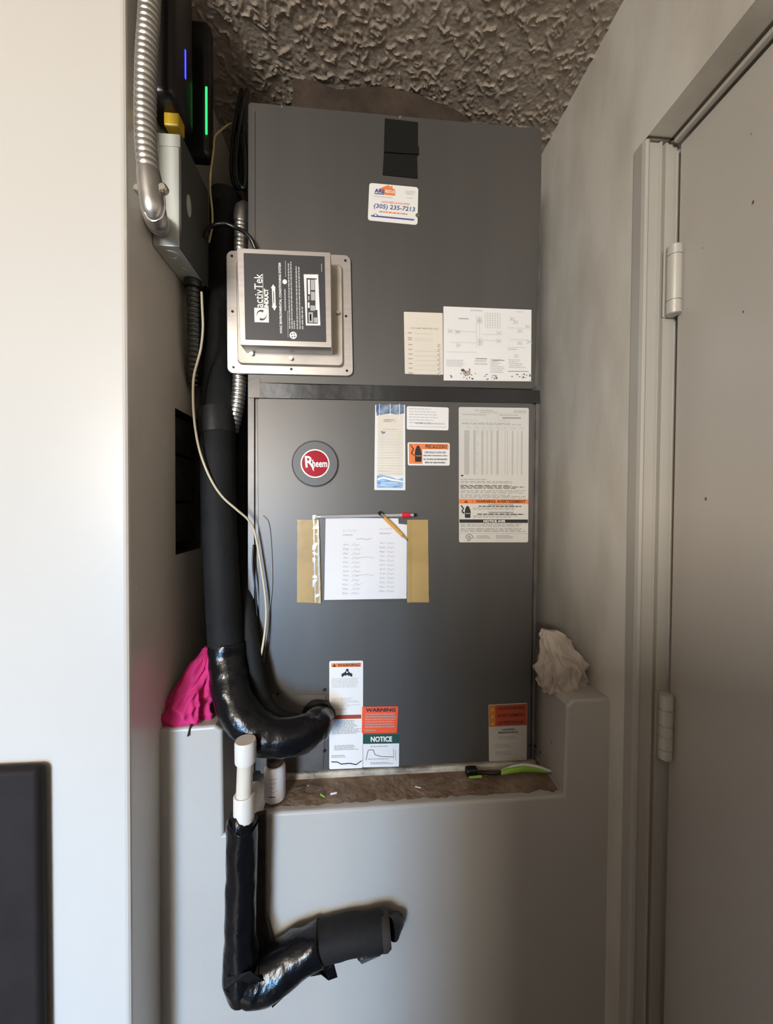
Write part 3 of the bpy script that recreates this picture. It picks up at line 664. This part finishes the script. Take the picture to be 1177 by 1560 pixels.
for i, r in enumerate(rows):
    v = .315 + .054*i
    p.text(INKG, r, .22, v, .285, v + .022).quad(INKL, .31, v + .022, .42, v + .025).text(INKG, r, .665, v - .02, .73, v + .002).quad(INKL, .75, v + .002, .86, v + .005)
    a = random.uniform(.31, .36); p.stroke(INKL, [(a, v + .015), (a + .03, v), (a + .05, v + .018), (a + .09, v + .005)], .003)
    p.stroke(INKL, [(.75, v - .005), (.78, v - .02), (.80, v), (.84, v - .015)], .003)
    if i in (3, 7): p.stroke(INKL, [(.38, v + .015), (.5, v), (.6, v + .012)], .003)
p.build(t, 'handwriting')
def sleeve(u, v):
    px = 476 + (622 - 476)*u; py = 785 + (917 - 785)*v
    k = math.exp(-((u - .09) / .10) ** 2); w = noise.noise(Vector((u*9, v*34, 0)))*.9 + noise.noise(Vector((u*22, v*60, 4)))*.5
    w2 = noise.noise(Vector((u*3, v*9 - u*3, 7))) * math.exp(-((v - .18) / .25) ** 2) * .6
    return onY(px, py, YU - .0022 - .0018 * k * (w + .6) - .0010 * w2 - .0003 * noise.noise(Vector((u*5, v*5, 2))))
MB().grid(sleeve, 60, 60).build('clear_sleeve', FILM, t, smooth='all')
for q4, sd in (([(452.3, 791.9), (485.6, 791.9), (489, 919.3), (451.9, 918.2)], 1), ([(620, 791.9), (652, 791.9), (653.4, 918.2), (620, 918)], 2)):
    c = [onY(*q, YU - .0036) for q in q4]; F4 = Face(c)
    def tp(u, v):
        pnt = F4.P(u, v); e = min(1, min(u, 1-u) * 12); edge = (sd == 1 and u > .8) or (sd == 2 and u < .2)
        y = YU - (.0030 if edge else .0008) - .0003 * abs(noise.noise(Vector((u*6, v*12, sd))))
        return Vector((pnt.x + .0008*noise.noise(Vector((v*14, sd, u))), y, pnt.z))
    MB().grid(tp, 10, 24).build('packing_tape', KRAFT, t, smooth='all')
# pen across the top of the sheet and the pencil
t = empty('ballpoint_pen', onY(555, 786, YU - .006), 'clear pen with red collar lying along the top edge of the taped sheet', 'pen')
a, b = onY(479, 787.5, YU - .0055), onY(632, 784.5, YU - .0055)
MB().tube([a.lerp(b, k) for k in (0, .02, .08, .84)], [.0016, .0026, .0030, .0030], 12).build('barrel', PENC, t, smooth=True)
MB().tube([a.lerp(b, k) for k in (.865, .868, .94, .95)], [.0040, .0052, .0050, .0040], 12).build('collar', PENR, t, smooth=True, label='red collar')
MB().tube([a.lerp(b, k) for k in (.84, .865)], [.0030, .0034], 12).tube([a.lerp(b, k) for k in (.95, .985)], [.0028, .0026], 12).build('grip', PENC, t, smooth=True)
MB().tube([a.lerp(b, k) for k in (.985, 1.01)], [.0034, .0030], 12).build('cap', CORD, t, smooth=True, label='black end cap')
t = empty('short_pencil', onY(600, 803, YU - .006), 'short amber pencil tucked slanting into the top of the taped sheet', 'pencil')
a, b = onY(576.5, 780, YU - .0125), onY(621.5, 824, YU - .0045)
MB().tube([a.lerp(b, k) for k in (.18, .20, .78)], [.0030, .0036, .0034], 6).build('shaft', GOLD, t)
MB().tube([a.lerp(b, k) for k in (.78, .95)], [.0033, .0012], 10).build('sharpened_tip', KRAFT, t, smooth=True)
MB().tube([a.lerp(b, k) for k in (.95, 1.0)], [.0012, .0004], 8).build('lead', CORD, t, smooth=True)
MB().tube([a.lerp(b, k) for k in (.07, .18)], [.0034, .0034], 10).build('ferrule', CHROME, t, smooth=True)
MB().tube([a.lerp(b, k) for k in (0, .07)], [.0034, .0036], 10).build('eraser', CORD, t, smooth=True)

# ================================================================== air purifier bolted over the left edge
t = empty('air_purifier', onY(441, 572, .70), 'silver square air purifier box with black label bolted to the upper panel', 'air purifier')
pl = [onY(*q, .7145) for q in ((344.3, 381), (534, 388.5), (538, 573), (346, 568.5))]
MB().slab(pl, .0053, .011, .0012, 6).build('mounting_plate', ALU, t, smooth=True)
tr = [onY(*q, .708) for q in ((359, 395), (521, 402), (523, 558), (361, 554))]
MB().slab(tr, .0065, .008, .0025, 5).build('tray', ALUW, t, smooth=True)
hs = [onY(*q, .674) for q in ((360.6, 377.7), (503.3, 384.5), (505, 529.6), (365.7, 525.6))]
MB().slab(hs, .034, .0015, .0008, 2).build('housing', ALU, t, smooth=True)
lb = [onY(*q, .6735) for q in ((370.8, 385.3), (494.2, 390.6), (496.8, 521), (373.4, 517.4))]
lo = MB().slab(lb, .0006, .001).build('label_panel', LABELB, t, label='black printed label panel')
f = Face(lb); p = Print(f)
# logo square
p.quad(WHITEI, .118, .628, .294, .795)
def arc(p, m, cu, cv, r, a0, a1, w):
    A = [a0 + (a1 - a0)*k/10 for k in range(11)]
    o_ = [(cu + r*math.cos(a), cv - r*math.sin(a)) for a in A]; i_ = [(cu + (r - w*(k/10))*math.cos(a), cv - (r - w*(k/10))*math.sin(a)) for k, a in enumerate(A)]
    p.poly(m, o_ + i_[::-1], .0002)
arc(p, LABELB, .206, .712, .062, math.pi*1.1, math.pi*.35, .03); arc(p, LABELB, .206, .712, .062, math.pi*.1, -math.pi*.65, .03)
p.text(WHITEI, 'activTek', .125, .235, .225, .625, .008, rot=True).quad(WHITEI, .226, .235, .231, .625)
p.text(WHITEI, 'INDUCT', .240, .405, .294, .625, .06, rot=True)
# double arrow
p.poly(WHITEI, [(.355, .35), (.325, .395), (.338, .395), (.342, .60), (.330, .60), (.365, .655), (.395, .60), (.382, .60), (.378, .395), (.388, .395)]).lines(LABELB, .353, .43, .367, .57, 1, .8, rot=True, ragged=0, lift=.0002)
p.text(WHITEI, 'HVAC ENVIRONMENTAL CONDITIONING SYSTEM', .425, .10, .455, .915, .03, rot=True)
p.quad(GREYI, .508, .07, .514, .26).ell(WHITEI, .498, .315, .028, .028).lines(GREYI, .49, .385, .508, .65, 1, .9, rot=True, ragged=.05, word=.05).quad(GREYI, .523, .65, .529, .96)
for u, a, b in ((.540, .10, .86), (.570, .08, .86), (.598, .76, .86), (.635, .13, .86), (.668, .135, .86), (.70, .60, .86)): p.lines(GREYI, u, a, u + .019, b, 1, .85, rot=True, ragged=0, word=.04 if b - a > .3 else .2)
p.ell(WHITEI, .590, .935, .045, .043)
for k in range(4): a = k*math.pi/2 + .6; p.ell(LABELB, .590 + .022*math.cos(a), .935 + .022*math.sin(a), .009, .009, .0002, 8)
p.poly(WHITEI, [(.735, .22), (.915, .215), (.93, .81), (.75, .815)][::-1]).quad(LABELB, .768, .262, .898, .79, .0001)
for (u0, v0, u1, v1, m) in ((.785, .28, .81, .45, WHITEI), (.82, .28, .87, .40, GREYI), (.875, .275, .90, .60, WHITEI), (.82, .42, .87, .52, GREYI), (.785, .47, .80, .52, GREYI), (.78, .545, .80, .61, WHITEI), (.81, .58, .87, .64, GREYI), (.875, .60, .91, .63, WHITEI), (.785, .66, .84, .78, GREYI), (.80, .68, .82, .76, WHITEI), (.85, .72, .905, .78, GREYI)): p.quad(m, u0, v0, u1, v1, .0002)
p.lines(GREYI, .955, .09, .968, .18, 1, .7, rot=True, ragged=0)
p.build(lo)
for px, py in ((353, 390), (354, 474.5), (355.5, 559.5), (443.5, 562.3), (528.2, 564.7), (526.8, 481.7), (525.8, 397)): screw(onY(px, py, .7145), .0024, DARKS, t)
for px, py in ((443.5, 547), (515, 477.5), (384, 540)): q = onY(px, py, .708); MB().cyl(q, q - Vector((0, .006, 0)), .0035, 6).build('bolt', SCREW, t)

# ================================================================== electrics on the left wall
bx0, bx1, by0, by1, bz0, bz1 = XL + .001, -.268, .623, .732, 1.993, 2.162
t = empty('junction_box', (-.29, .67, bz0), 'grey steel junction box fixed to the left alcove wall', 'electrical box')
MB().bbox(bx0, bx1 - .002, by0, by1, bz0, bz1, .0012, 2).build('box_body', BOXP, t)
MB().bbox(bx1 - .003, bx1 + .001, by0 + .001, by1 + .001, bz0 - .001, bz1 + .001, .0008, 2).build('cover', BOXD, t)
MB().box(bx0 + .010, bx1, by0 - .0012, by0 + .001, bz1 - .020, bz1 - .002).build('cover_lip', BOXP, t)
kc = Vector((bx1 + .001, .650, 2.075)); MB().add([kc + Vector((.0004, .009*math.cos(k*math.pi/8), .017*math.sin(k*math.pi/8))) for k in range(16)], [list(range(16))]).build('knockout', BOXP, t)
for (yy, r) in ((.645, .011), (.685, .006)):
    rg = MB()
    for rr in (r, r * .7): rg.tube([Vector((-.290 + rr*math.cos(a), yy + rr*math.sin(a), bz0 - .0003)) for a in [k*2*math.pi/20 for k in range(21)]], .0006, 6, cap=False)
    rg.build('knockout', BOXP, t, smooth=True)
t = empty('flexible_conduit', (-.296, .555, 2.0), 'thick silver flexible conduit running down from the ceiling to the junction box', 'conduit', 'flexible conduits')
cpts = [onY(230, -140, .56), onY(228, 0, .556), onY(222.5, 100, .552), onY(221.5, 205, .55), onY(227, 268, .548)]
mb = MB(); corrugated(mb, cpts, .0135, .0085, .09, 18); mb.build('corrugated_hose', GALV, t, smooth='all')
k = [onY(226, 262, .548), onY(228, 275, .548), onY(231, 300, .548), onY(235, 325, .551), onY(238, 336, .572), onY(240, 338, .620)]
MB().tube(smooth_path(k, 5), lerp_list([.0140, .0150, .0152, .0150, .0140, .0125], 26), 18).build('elbow_connector', GALV, t, smooth=True)
MB().tube([onY(240, 339, .606), onY(241, 340, .6235)], [.0165, .0165], 18).build('locknut', GALV, t, smooth=True)
e1, e2 = onY(213, 291, .548), onY(250, 290, .548)
MB().tube([e1, e2], [.004, .004], 10).build('clamp_bar', GALV, t, smooth=True)
for e in (e1, e2): MB().disc_y(e - Vector((0, .007, 0)), .0062, .008, 14, bev=.002).build('clamp_screw', SCREW, t, smooth=True)
rim = [onY(*q, .541) for q in ((214, 300), (217, 318), (225, 333), (236, 337), (247, 331), (251, 315), (250, 299))]
MB().tube(smooth_path(rim, 4), .0012, 8).build('clamp_rim', CHROME, t, smooth='all')
t = empty('flexible_conduit', (-.285, .68, 1.80), 'dark flexible conduit hanging from the underside of the junction box', 'conduit', 'flexible conduits')
mb = MB(); corrugated(mb, [Vector((-.287, .716, 1.989)), Vector((-.2865, .717, 1.94)), Vector((-.288, .722, 1.88)), Vector((-.294, .733, 1.84)), Vector((-.297, .745, 1.82))], .0118, .0085, .10, 16); mb.build('corrugated_hose', DGALV, t, smooth='all')
MB().tube([Vector((-.287, .716, 1.9935)), Vector((-.287, .716, 1.980))], [.015, .015], 14).build('connector', DGALV, t, smooth=True)
# silver conduit behind the purifier
t = empty('flexible_conduit', onY(366, 640, .76), 'silver flexible conduit passing behind the purifier beside the cabinet', 'conduit', 'flexible conduits')
mb = MB(); corrugated(mb, [onY(367.5, 335, .740), onY(367, 380, .738), onY(366, 470, .735), onY(365, 570, .735), onY(362, 615, .738), onY(353, 657, .75)], .0125, .0075, .10, 16); mb.build('corrugated_hose', GALV, t, smooth='all')
MB().tube([onY(367.5, 340, .740), onY(367.5, 331, .740), onY(368, 320, .744), onY(372, 316, .76)], [.0135, .0138, .0125, .011], 14).build('connector', GALV, t, smooth=True)
# router-like devices
t = empty('wall_modem', (XL, .63, 2.20), 'black box with a blue light on the left wall just above the junction box', 'modem')
MB().bbox(XL + .001, -.262, .590, .660, 2.188, 2.44, .010, 4).build('body', DEVICE, t, smooth=True)
l0 = onX(282, 76, -.262); l1 = onX(283, 122, -.262)
MB().bbox(-.2625, -.2612, l0.y - .0013, l0.y + .0013, l1.z, l0.z, .0006, 2).build('status_light', LEDB, t, label='glowing blue light strip')
MB().bbox(-.290, -.268, .618, .640, 2.170, 2.190, .002, 2).build('plug', YELLOW, t, label='yellow plug')
t = empty('backup_unit', (XL, .76, 2.22), 'black box with a green light further back behind the blue lit one', 'modem')
MB().bbox(XL + .001, -.2535, .700, .728, 2.20, 2.43, .010, 4).build('body', DEVICE, t, smooth=True)
l0 = onY(314, 132, .699); l1 = onY(314.5, 204, .699)
MB().bbox(l0.x - .0014, l0.x + .0014, .6985, .7005, l1.z, l0.z, .0006, 2).build('status_light', LEDG, t, label='glowing green light strip')

# cables
def cable(name, pts, r, m, label, cat='cable', n=8, seg=8):
    return MB().tube(smooth_path(pts, n), r, seg).build(name, m, None, smooth='all', label=label, cat=cat)
cable('thin_cable', [onY(352, 188, .76), onY(346, 191, .745), onY(336, 199, .73), onY(327, 209, .72), onY(325, 230, .715), onY(321, 262, .71), onY(320, 290, .71), onY(323, 320, .71), onY(323, 345, .712), onY(318, 370, .72)], .0017, CABLEY, 'thin yellowed cable hanging in the dark gap beside the upper cabinet')
cable('thin_cable', [onY(307, 445, .690), onY(308, 470, .690), onY(309, 500, .690), onY(306, 530, .690), onY(301, 550, .690), onY(295, 575, .686), onY(294, 610, .686), onY(297, 650, .686), onY(305, 690, .683), onY(320, 728, .68), (onY(338, 756, .685)), onY(360, 776, .69), onY(378, 792, .70), onY(388, 812, .706), onY(397, 860, .708), onY(404, 910, .708), onY(405, 945, .706), onY(400, 985, .70), onY(393, 1015, .69), onY(384, 1040, .68)], .0020, CABLE, 'cream cable swinging across the black pipe to the lower panel')
cable('power_cord', [onY(312, 362, .705), onY(316, 350, .700), onY(326, 343, .697), onY(342, 341, .695), onY(356, 346, .696), onY(370, 352, .70), onY(382, 364, .705), onY(389, 380, .710)], .0036, CORD, 'black power cord arching into the top of the purifier', 'cord')
for i, (dx, dy, lab) in enumerate(((0, .76, 'black cord looped closest to the upper left cabinet edge'), (-8, .775, 'black cord looped in the gap behind the yellowed cable'))):
    cable('power_cord', [onY(376+dx, 138, dy+.03), onY(370+dx, 165, dy), onY(364+dx, 205, dy), onY(360+dx, 250, dy), onY(364+dx, 280, dy), onY(373+dx, 285, dy), onY(375+dx, 250, dy), onY(372+dx, 200, dy), onY(374+dx, 160, dy+.01), onY(377+dx, 142, dy+.04)], .0042, CORD, lab, 'cord')
cable('power_cord', [onY(386, 830, .718), onY(385, 860, .7165), onY(389, 900, .716), onY(393, 960, .715), onY(397, 1010, .712), onY(402, 1050, .708), onY(406, 1065, .705)], .0017, CORD, 'thin black wire down the left edge of the lower panel', 'wire')
cable('power_cord', [onY(400, 785, .7185), onY(409, 798, .7172), onY(413, 840, .7170), onY(414, 890, .7170), onY(409, 940, .716), onY(404, 985, .7155), onY(400, 1020, .713)], .0006, INKG, 'hair thin grey line standing in for the cable reflection on the lower panel', 'wire')  # thin tube drawn for the cable's reflection in the panel

# ================================================================== insulated refrigerant pipes
t = empty('insulated_pipe', onY(345, 1060, .68), 'thick black foam insulated pipe beside the cabinet with taped lower elbow', 'pipe')
pp = smooth_path([Vector((-.250, .775, 2.19)), Vector((-.252, .775, 2.0)), onY(334, 450, .775), onY(334, 560, .76), onY(325, 700, .72) + Vector((.008, 0, 0)), onY(337, 860, .700), onY(345, 992, .690)], 10)
MB().tube(pp, lerp_list([.029, .029, .030, .030, .030, .029, .030], len(pp)), 22).build('foam_sleeve', FOAM, t, smooth=True)
MB().tube([onY(328.5, 628, .738), onY(330, 646, .733), onY(331.5, 664, .729)], [.0318, .0322, .0318], 22).build('tape_band', BLACKT, t, smooth=True)
el = smooth_path([onY(345, 980, .691), onY(347, 1015, .683), onY(353, 1055, .664), onY(371, 1094, .648), onY(402, 1119, .640), onY(440, 1122, .640), onY(470, 1113, .655), onY(486, 1100, .685), onY(490, 1096, .717)], 8)
rr = lerp_list([.0305, .031, .031, .032, .0315, .030, .028, .026, .021], len(el))
rr = [r * (1 + .05 * noise.noise(Vector((i * .35, 3, 1)))) for i, r in enumerate(rr)]
ob = MB().tube(el, rr, 24)
ob.v = [tuple(Vector(v) + noise.noise_vector(Vector(v) * 42) * .0028) for v in ob.v]
elb = ob.build('taped_elbow', GLOSSB, t, smooth='all', label='elbow wrapped in glossy black tape')
cf = MB().disc_y(onY(484, 1092, .712), .030, .007, 22, bev=.003); cf.v = [tuple(Vector(v) + noise.noise_vector(Vector(v) * 60) * .004) for v in cf.v]
cf.build('putty_seal', BLACKT, t, smooth=True)
t = empty('insulated_pipe', onY(385, 1060, .70), 'slim black insulated line close to the lower cabinet edge', 'pipe')
p2 = smooth_path([Vector((-.222, .835, 2.19)), Vector((-.222, .835, 1.9)), onY(368, 700, .80), onY(371, 850, .755), onY(377, 930, .720), onY(386, 1000, .698), onY(396, 1055, .690), onY(415, 1090, .670), onY(450, 1103, .672), onY(478, 1100, .70)], 8)
MB().tube(p2, lerp_list([.016]*5 + [.0155, .016, .0165, .0165, .015], len(p2)), 16).build('foam_sleeve', FOAM, t, smooth='all')
cable('copper_line', [onY(398, 1150, .705), onY(420, 1149.5, .69), onY(450, 1149, .688), onY(470, 1143, .692), onY(482, 1128, .712)], .0034, COPPER, 'short bare copper tube under the taped elbow', 'tube')

# condensate drain
yd = .596
t = empty('drain_vent', onY(371, 1262, yd), 'white plastic drain stub with cap standing in the notch of the low wall', 'drain pipe')
MB().tube([onY(373.8, y, yd) for y in (1160, 1158, 1131, 1127)], [.0150, .0156, .0158, .0148], 22).build('cap', PVC, t, smooth=True)
MB().tube([onY(373.5, 1158, yd), onY(371.5, 1214, yd)], [.0116, .0116], 20).build('pipe', PVCY, t, smooth=True)
MB().tube([onY(371.4, 1210, yd), onY(371.4, 1212, yd), onY(371.2, 1264, yd), onY(371.2, 1266, yd)], [.0140, .0152, .0152, .0140], 22).build('coupling', PVC, t, smooth=True)
MB().tube([onY(374, 1248, yd + .006), onY(381, 1230, yd + .016), onY(386, 1212, yd + .03), onY(389, 1200, yd + .05)], [.008, .0105, .0105, .0105], 16).build('side_branch', PVC, t, smooth=True)
t = empty('insulated_drain', onY(380, 1525, yd), 'black taped drain line bending sideways on the front of the low wall', 'pipe')
def lumpy(mb, amp=.003, fr=38): mb.v = [tuple(Vector(v) + noise.noise_vector(Vector(v) * fr) * amp) for v in mb.v]; return mb
vd = smooth_path([onY(369.5, 1254, yd), onY(369, 1262, yd), onY(367.5, 1330, yd), onY(366, 1410, yd), onY(367, 1450, yd), onY(370, 1484, yd), onY(374, 1503, yd), onY(376, 1510, yd)], 9)
lumpy(MB().tube(vd, lerp_list([.0225, .0235, .0225, .0232, .0255, .0290, .0270, .0180], len(vd)), 22), .0022).build('vertical_sleeve', GLOSSB, t, smooth='all')
kd = smooth_path([onY(372, 1478, yd), onY(388, 1490, yd), onY(410, 1484, yd + .003), onY(440, 1464, yd + .007), onY(466, 1448, yd + .012), onY(488, 1437, yd + .014)], 9)
lumpy(MB().tube(kd, lerp_list([.024, .0315, .0315, .0300, .0292, .0278], len(kd)), 24), .0034).build('taped_elbow', GLOSSB, t, smooth='all')
yh = yd + .016
hd = smooth_path([onY(455, 1452, yh), onY(472, 1442, yh), onY(515, 1429, yh), onY(560, 1420, yh), onY(585, 1417, yh)], 9)
lumpy(MB().tube(hd, lerp_list([.0240, .0255, .0258, .0262, .0255], len(hd)), 24), .0022).build('horizontal_sleeve', FOAMD, t, smooth='all')
e0 = onY(582, 1417, yh); e1 = onY(594, 1415, yh)
MB().tube([e0, e0.lerp(e1, .5), e1], [.0262, .0262, .022], 20).build('end_wrap', FOAMB_SHADE, t, smooth=True, label='worn brownish end wrap')
MB().tube([e1, onY(600, 1407, yh + .008), onY(604, 1404, yh + .022)], [.018, .015, .013], 14).build('end_stub', BLACKT, t, smooth=True)
for fl in ([(414.6, 1535.8), (453, 1500), (470, 1470), (430, 1470), (402, 1500)], [(500, 1494), (514, 1489), (509, 1470), (470, 1470), (473, 1488), (489, 1485)], [(551, 1469), (579.6, 1456), (578, 1442), (535, 1445), (545, 1463)], [(343, 1490), (341, 1508), (360, 1519), (383, 1527), (412, 1526), (412, 1500), (380, 1480)]):
    yf = yd - .022 if fl[0] == (343, 1490) else yd + .006
    pts = [onY(px, py, yf + .006*math.sin(px*.31)) for px, py in fl]
    if (pts[1]-pts[0]).cross(pts[2]-pts[0]).y > 0: pts = pts[::-1]
    MB().poly(pts, (0, .0012, 0)).build('tape_flap', GLOSSB, t)
bk = [(388, 1244), (404, 1240), (404, 1395), (410, 1420), (417, 1442), (405, 1470), (385, 1470)]  # flat dark strip stands in for the pipe's shadow on the low wall
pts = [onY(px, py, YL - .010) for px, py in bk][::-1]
MB().poly(pts, (0, .009, 0)).build('shadow_strip', FOAMB_SHADE, t, label='dark brown strip standing in for the shadow beside the vertical sleeve')

# ================================================================== loose things on the ledge and ends
def draped(name, base, tip, rads, pleats, depth, twist, m, label, cat, seed, cross=6, seg=132, rings=64, flat=(1, .55, 1), bulge=None):
    """bunched cloth: rings from base to tip, pleated all round, each fold wandering a little"""
    vs = []; fs = []
    path = smooth_path([base] + bulge + [tip] if bulge else [base, tip], 12); n = len(path)
    for j in range(rings + 1):
        t_ = j / rings; c = path[min(n-1, int(t_*(n-1)))].lerp(path[min(n-1, int(t_*(n-1)) + 1)], (t_*(n-1)) % 1)
        k = t_*(len(rads)-1); i0 = min(int(k), len(rads)-2); R = [rads[i0][q]*(1-(k-i0)) + rads[i0+1][q]*(k-i0) for q in range(3)]
        for s_ in range(seg):
            a = 2*math.pi*s_/seg; wob = noise.noise(Vector((math.cos(a)*1.5, math.sin(a)*1.5, t_*2.2 + seed)))
            q1 = a*pleats/2 + wob*4.0 + twist*t_; fold = 1 - 2*abs(math.sin(q1)) ** .7
            fold2 = 1 - 2*abs(math.sin(a*pleats*.9 + t_*cross + seed + 2.5*noise.noise(Vector((math.cos(a)*2, math.sin(a)*2, t_*5 + seed)))))
            hor = 1 - 2*abs(math.sin(t_*cross + 3*noise.noise(Vector((math.cos(a)*1.2 + seed, math.sin(a)*1.2, t_*3)))))
            r = 1 + depth*(fold*.6 + .28*fold2 + .35*hor) + .35*wob
            vs.append(c + Vector((math.cos(a)*R[0]*r, math.sin(a)*R[1]*r, R[2]*wob)))
    for j in range(rings):
        for s_ in range(seg):
            s2_ = (s_+1) % seg; fs.append([j*seg+s_, j*seg+s2_, (j+1)*seg+s2_, (j+1)*seg+s_])
    fs.append(list(range(seg))[::-1]); fs.append([rings*seg+s_ for s_ in range(seg)])
    return MB().add(vs, fs).build(name, m, None, smooth='all', label=label, cat=cat)
draped('pink_cloth', onY(285, 1107, .668), onY(318, 985, .70), [(.036, .016, .004), (.044, .024, .006), (.040, .024, .006), (.030, .020, .006), (.024, .018, .006), (.014, .012, .004), (.008, .006, .003)], 5, .27, 3.0, PINK, 'bright pink crumpled cloth on the left end of the low wall', 'cloth', 2.3, cross=9, bulge=[onY(283, 1080, .668), onY(297, 1040, .68), onY(312, 1005, .69)])
draped('white_cloth', onY(858, 1053, .70), onY(838, 960, .70), [(.040, .022, .003), (.050, .032, .004), (.046, .032, .004), (.036, .028, .005), (.026, .020, .006), (.012, .010, .004)], 9, .25, 5.0, RAG, 'off white bunched rag on the right end of the low wall', 'cloth', 5.1, bulge=[onY(860, 1035, .70), onY(856, 1005, .70), onY(846, 978, .70)])
# pill-style bottle
t = empty('small_bottle', Vector((0, 0, 0)), 'small white plastic bottle with handwriting standing on the ledge under the elbow', 'bottle')
yb = .672; zb = 1.0945; cx = onY(418.5, 1200, yb).x; zt = onY(418, 1163, yb).z; R = .0178
t.location = (cx, yb, zb)
prof = [(0, R*.86), (.0015, R*.98), (.004, R), (zt-zb-.006, R), (zt-zb-.001, R*.86), (zt-zb, R*.7)]
MB().tube([(cx, yb, zb + h) for h, r in prof], [r for h, r in prof], 28).build('bottle_body', BOTTLEM, t, smooth=True)
MB().tube([(cx, yb, zt + h) for h in (-.001, 0, .009, .010)], [R*.70, R*.78, R*.78, R*.70], 24).build('cap', CAPM, t, smooth=True, label='dark brown cap')
wr_ = MB()
def curved(u, v): a = (u - .5)*1.7; return Vector((cx + math.sin(a)*(R+.0003), yb - math.cos(a)*(R+.0003), zb + .005 + (zt - zb - .010)*(1 - v)))
class Curv:
    def P(s, u, v, off=0): return curved(u, v)
pr = Print(Curv()); 
for i, (w0, w1) in enumerate(((.22, .75), (.3, .68), (.25, .62), (.35, .75))):
    v = .22 + i*.14; k = [(w0 + (w1-w0)*q/9, v + random.uniform(-.035, .035)) for q in range(10)]; pr.stroke(INKG, k, .008)
for q in range(6): pr.quad(BLUE, .28 + .06*q, .80, .34 + .06*q, .84)
pr.build(t, 'handwriting')
# lime handled tool
t = empty('hand_tool', onY(785, 1190, .69), 'lime green and white curved handle tool with black ends at the back of the ledge', 'tool')
zl = 1.098
def L(px, dz, y=.690): q = onY(px, 1190, y); return Vector((q.x, y, zl + dz))
MB().tube(smooth_path([L(762, .006), L(775, .010), L(795, .0125), L(815, .010), L(832, .005)], 8), lerp_list([.0035, .0055, .006, .0055, .0035], 33), 14).build('green_grip', LIME, t, smooth='all')
MB().tube(smooth_path([L(763, .009, .692), L(778, .0145, .692), L(797, .0175, .692), L(818, .0145, .690), L(838, .006, .688)], 8), lerp_list([.0016, .0026, .003, .003, .0025], 33), 10).build('white_edge', WHITE, t, smooth='all')
MB().tube(smooth_path([L(836, .005, .689), L(843, .004, .689), L(848, .003, .689)], 4), lerp_list([.003, .0045, .002], 9), 10).build('black_tip', CORD, t, smooth='all')
MB().tube(smooth_path([L(724, .004, .698), L(738, .004, .696), L(752, .005, .692), L(763, .007, .690)], 6), lerp_list([.003, .0032, .0035, .0035], 19), 10).build('shaft', CORD, t, smooth='all')
MB().bbox(L(709, 0, .70).x, L(727, 0, .70).x, .694, .710, 1.0945, 1.109, .004, 3).build('black_head', DEVICE, t, smooth=True)
MB().tube([L(714, .001, .690), L(733, .0015, .690)], [.002, .0025], 8).build('green_collar', LIME, t, smooth=True)
# scraps and screws
def scrap(name, a, b, r, m, label, cat='scrap'):
    A = on(2, 1.096, *a); B = on(2, 1.096, *b); A.z += r; B.z += r
    return MB().tube([A, A.lerp(B, .8), B], [r, r, r*.6], 8).build(name, m, None, smooth=True, label=label, cat=cat, group='scraps on the ledge')
scrap('wire_scrap', (468, 1198), (489, 1205), .0016, CHROME, 'silvery screw like scrap lying longest on the ledge dirt')
scrap('wire_scrap', (459, 1200), (458, 1209), .0012, CHROME, 'short upright pale scrap just right of the white bottle')
scrap('wire_scrap', (447, 1203), (463, 1200), .0010, SCREW, 'thin scrap lying crosswise nearest the white bottle')
scrap('wire_scrap', (503, 1211), (513, 1209), .0016, WHITE, 'white scrap nearest the front edge of the ledge')
scrap('wire_scrap', (488, 1211), (494, 1215), .0012, LIME, 'tiny green scrap on the ledge dirt')
scrap('wire_scrap', (632, 1199), (641, 1201), .0008, WHITE, 'thin white scrap in the middle of the ledge')
a = onY(292, 1101, .645); b = onY(286, 1122, .636)
MB().tube([a, b], [.0022, .0014], 8).build('nail', DARKS, None, smooth=True, label='dark nail poking out under the pink cloth', cat='nail')

# dark board standing against the pillar at the lower left
xr = onY(58, 1400, .535).x
MB().bbox(xr - .42, xr, .536, .5545, 0, onY(40, 1174, .535).z, .008, 4).build('dark_board', UPHOL, None, smooth=True, label='dark brown board standing against the white pillar at the lower left edge', cat='board')
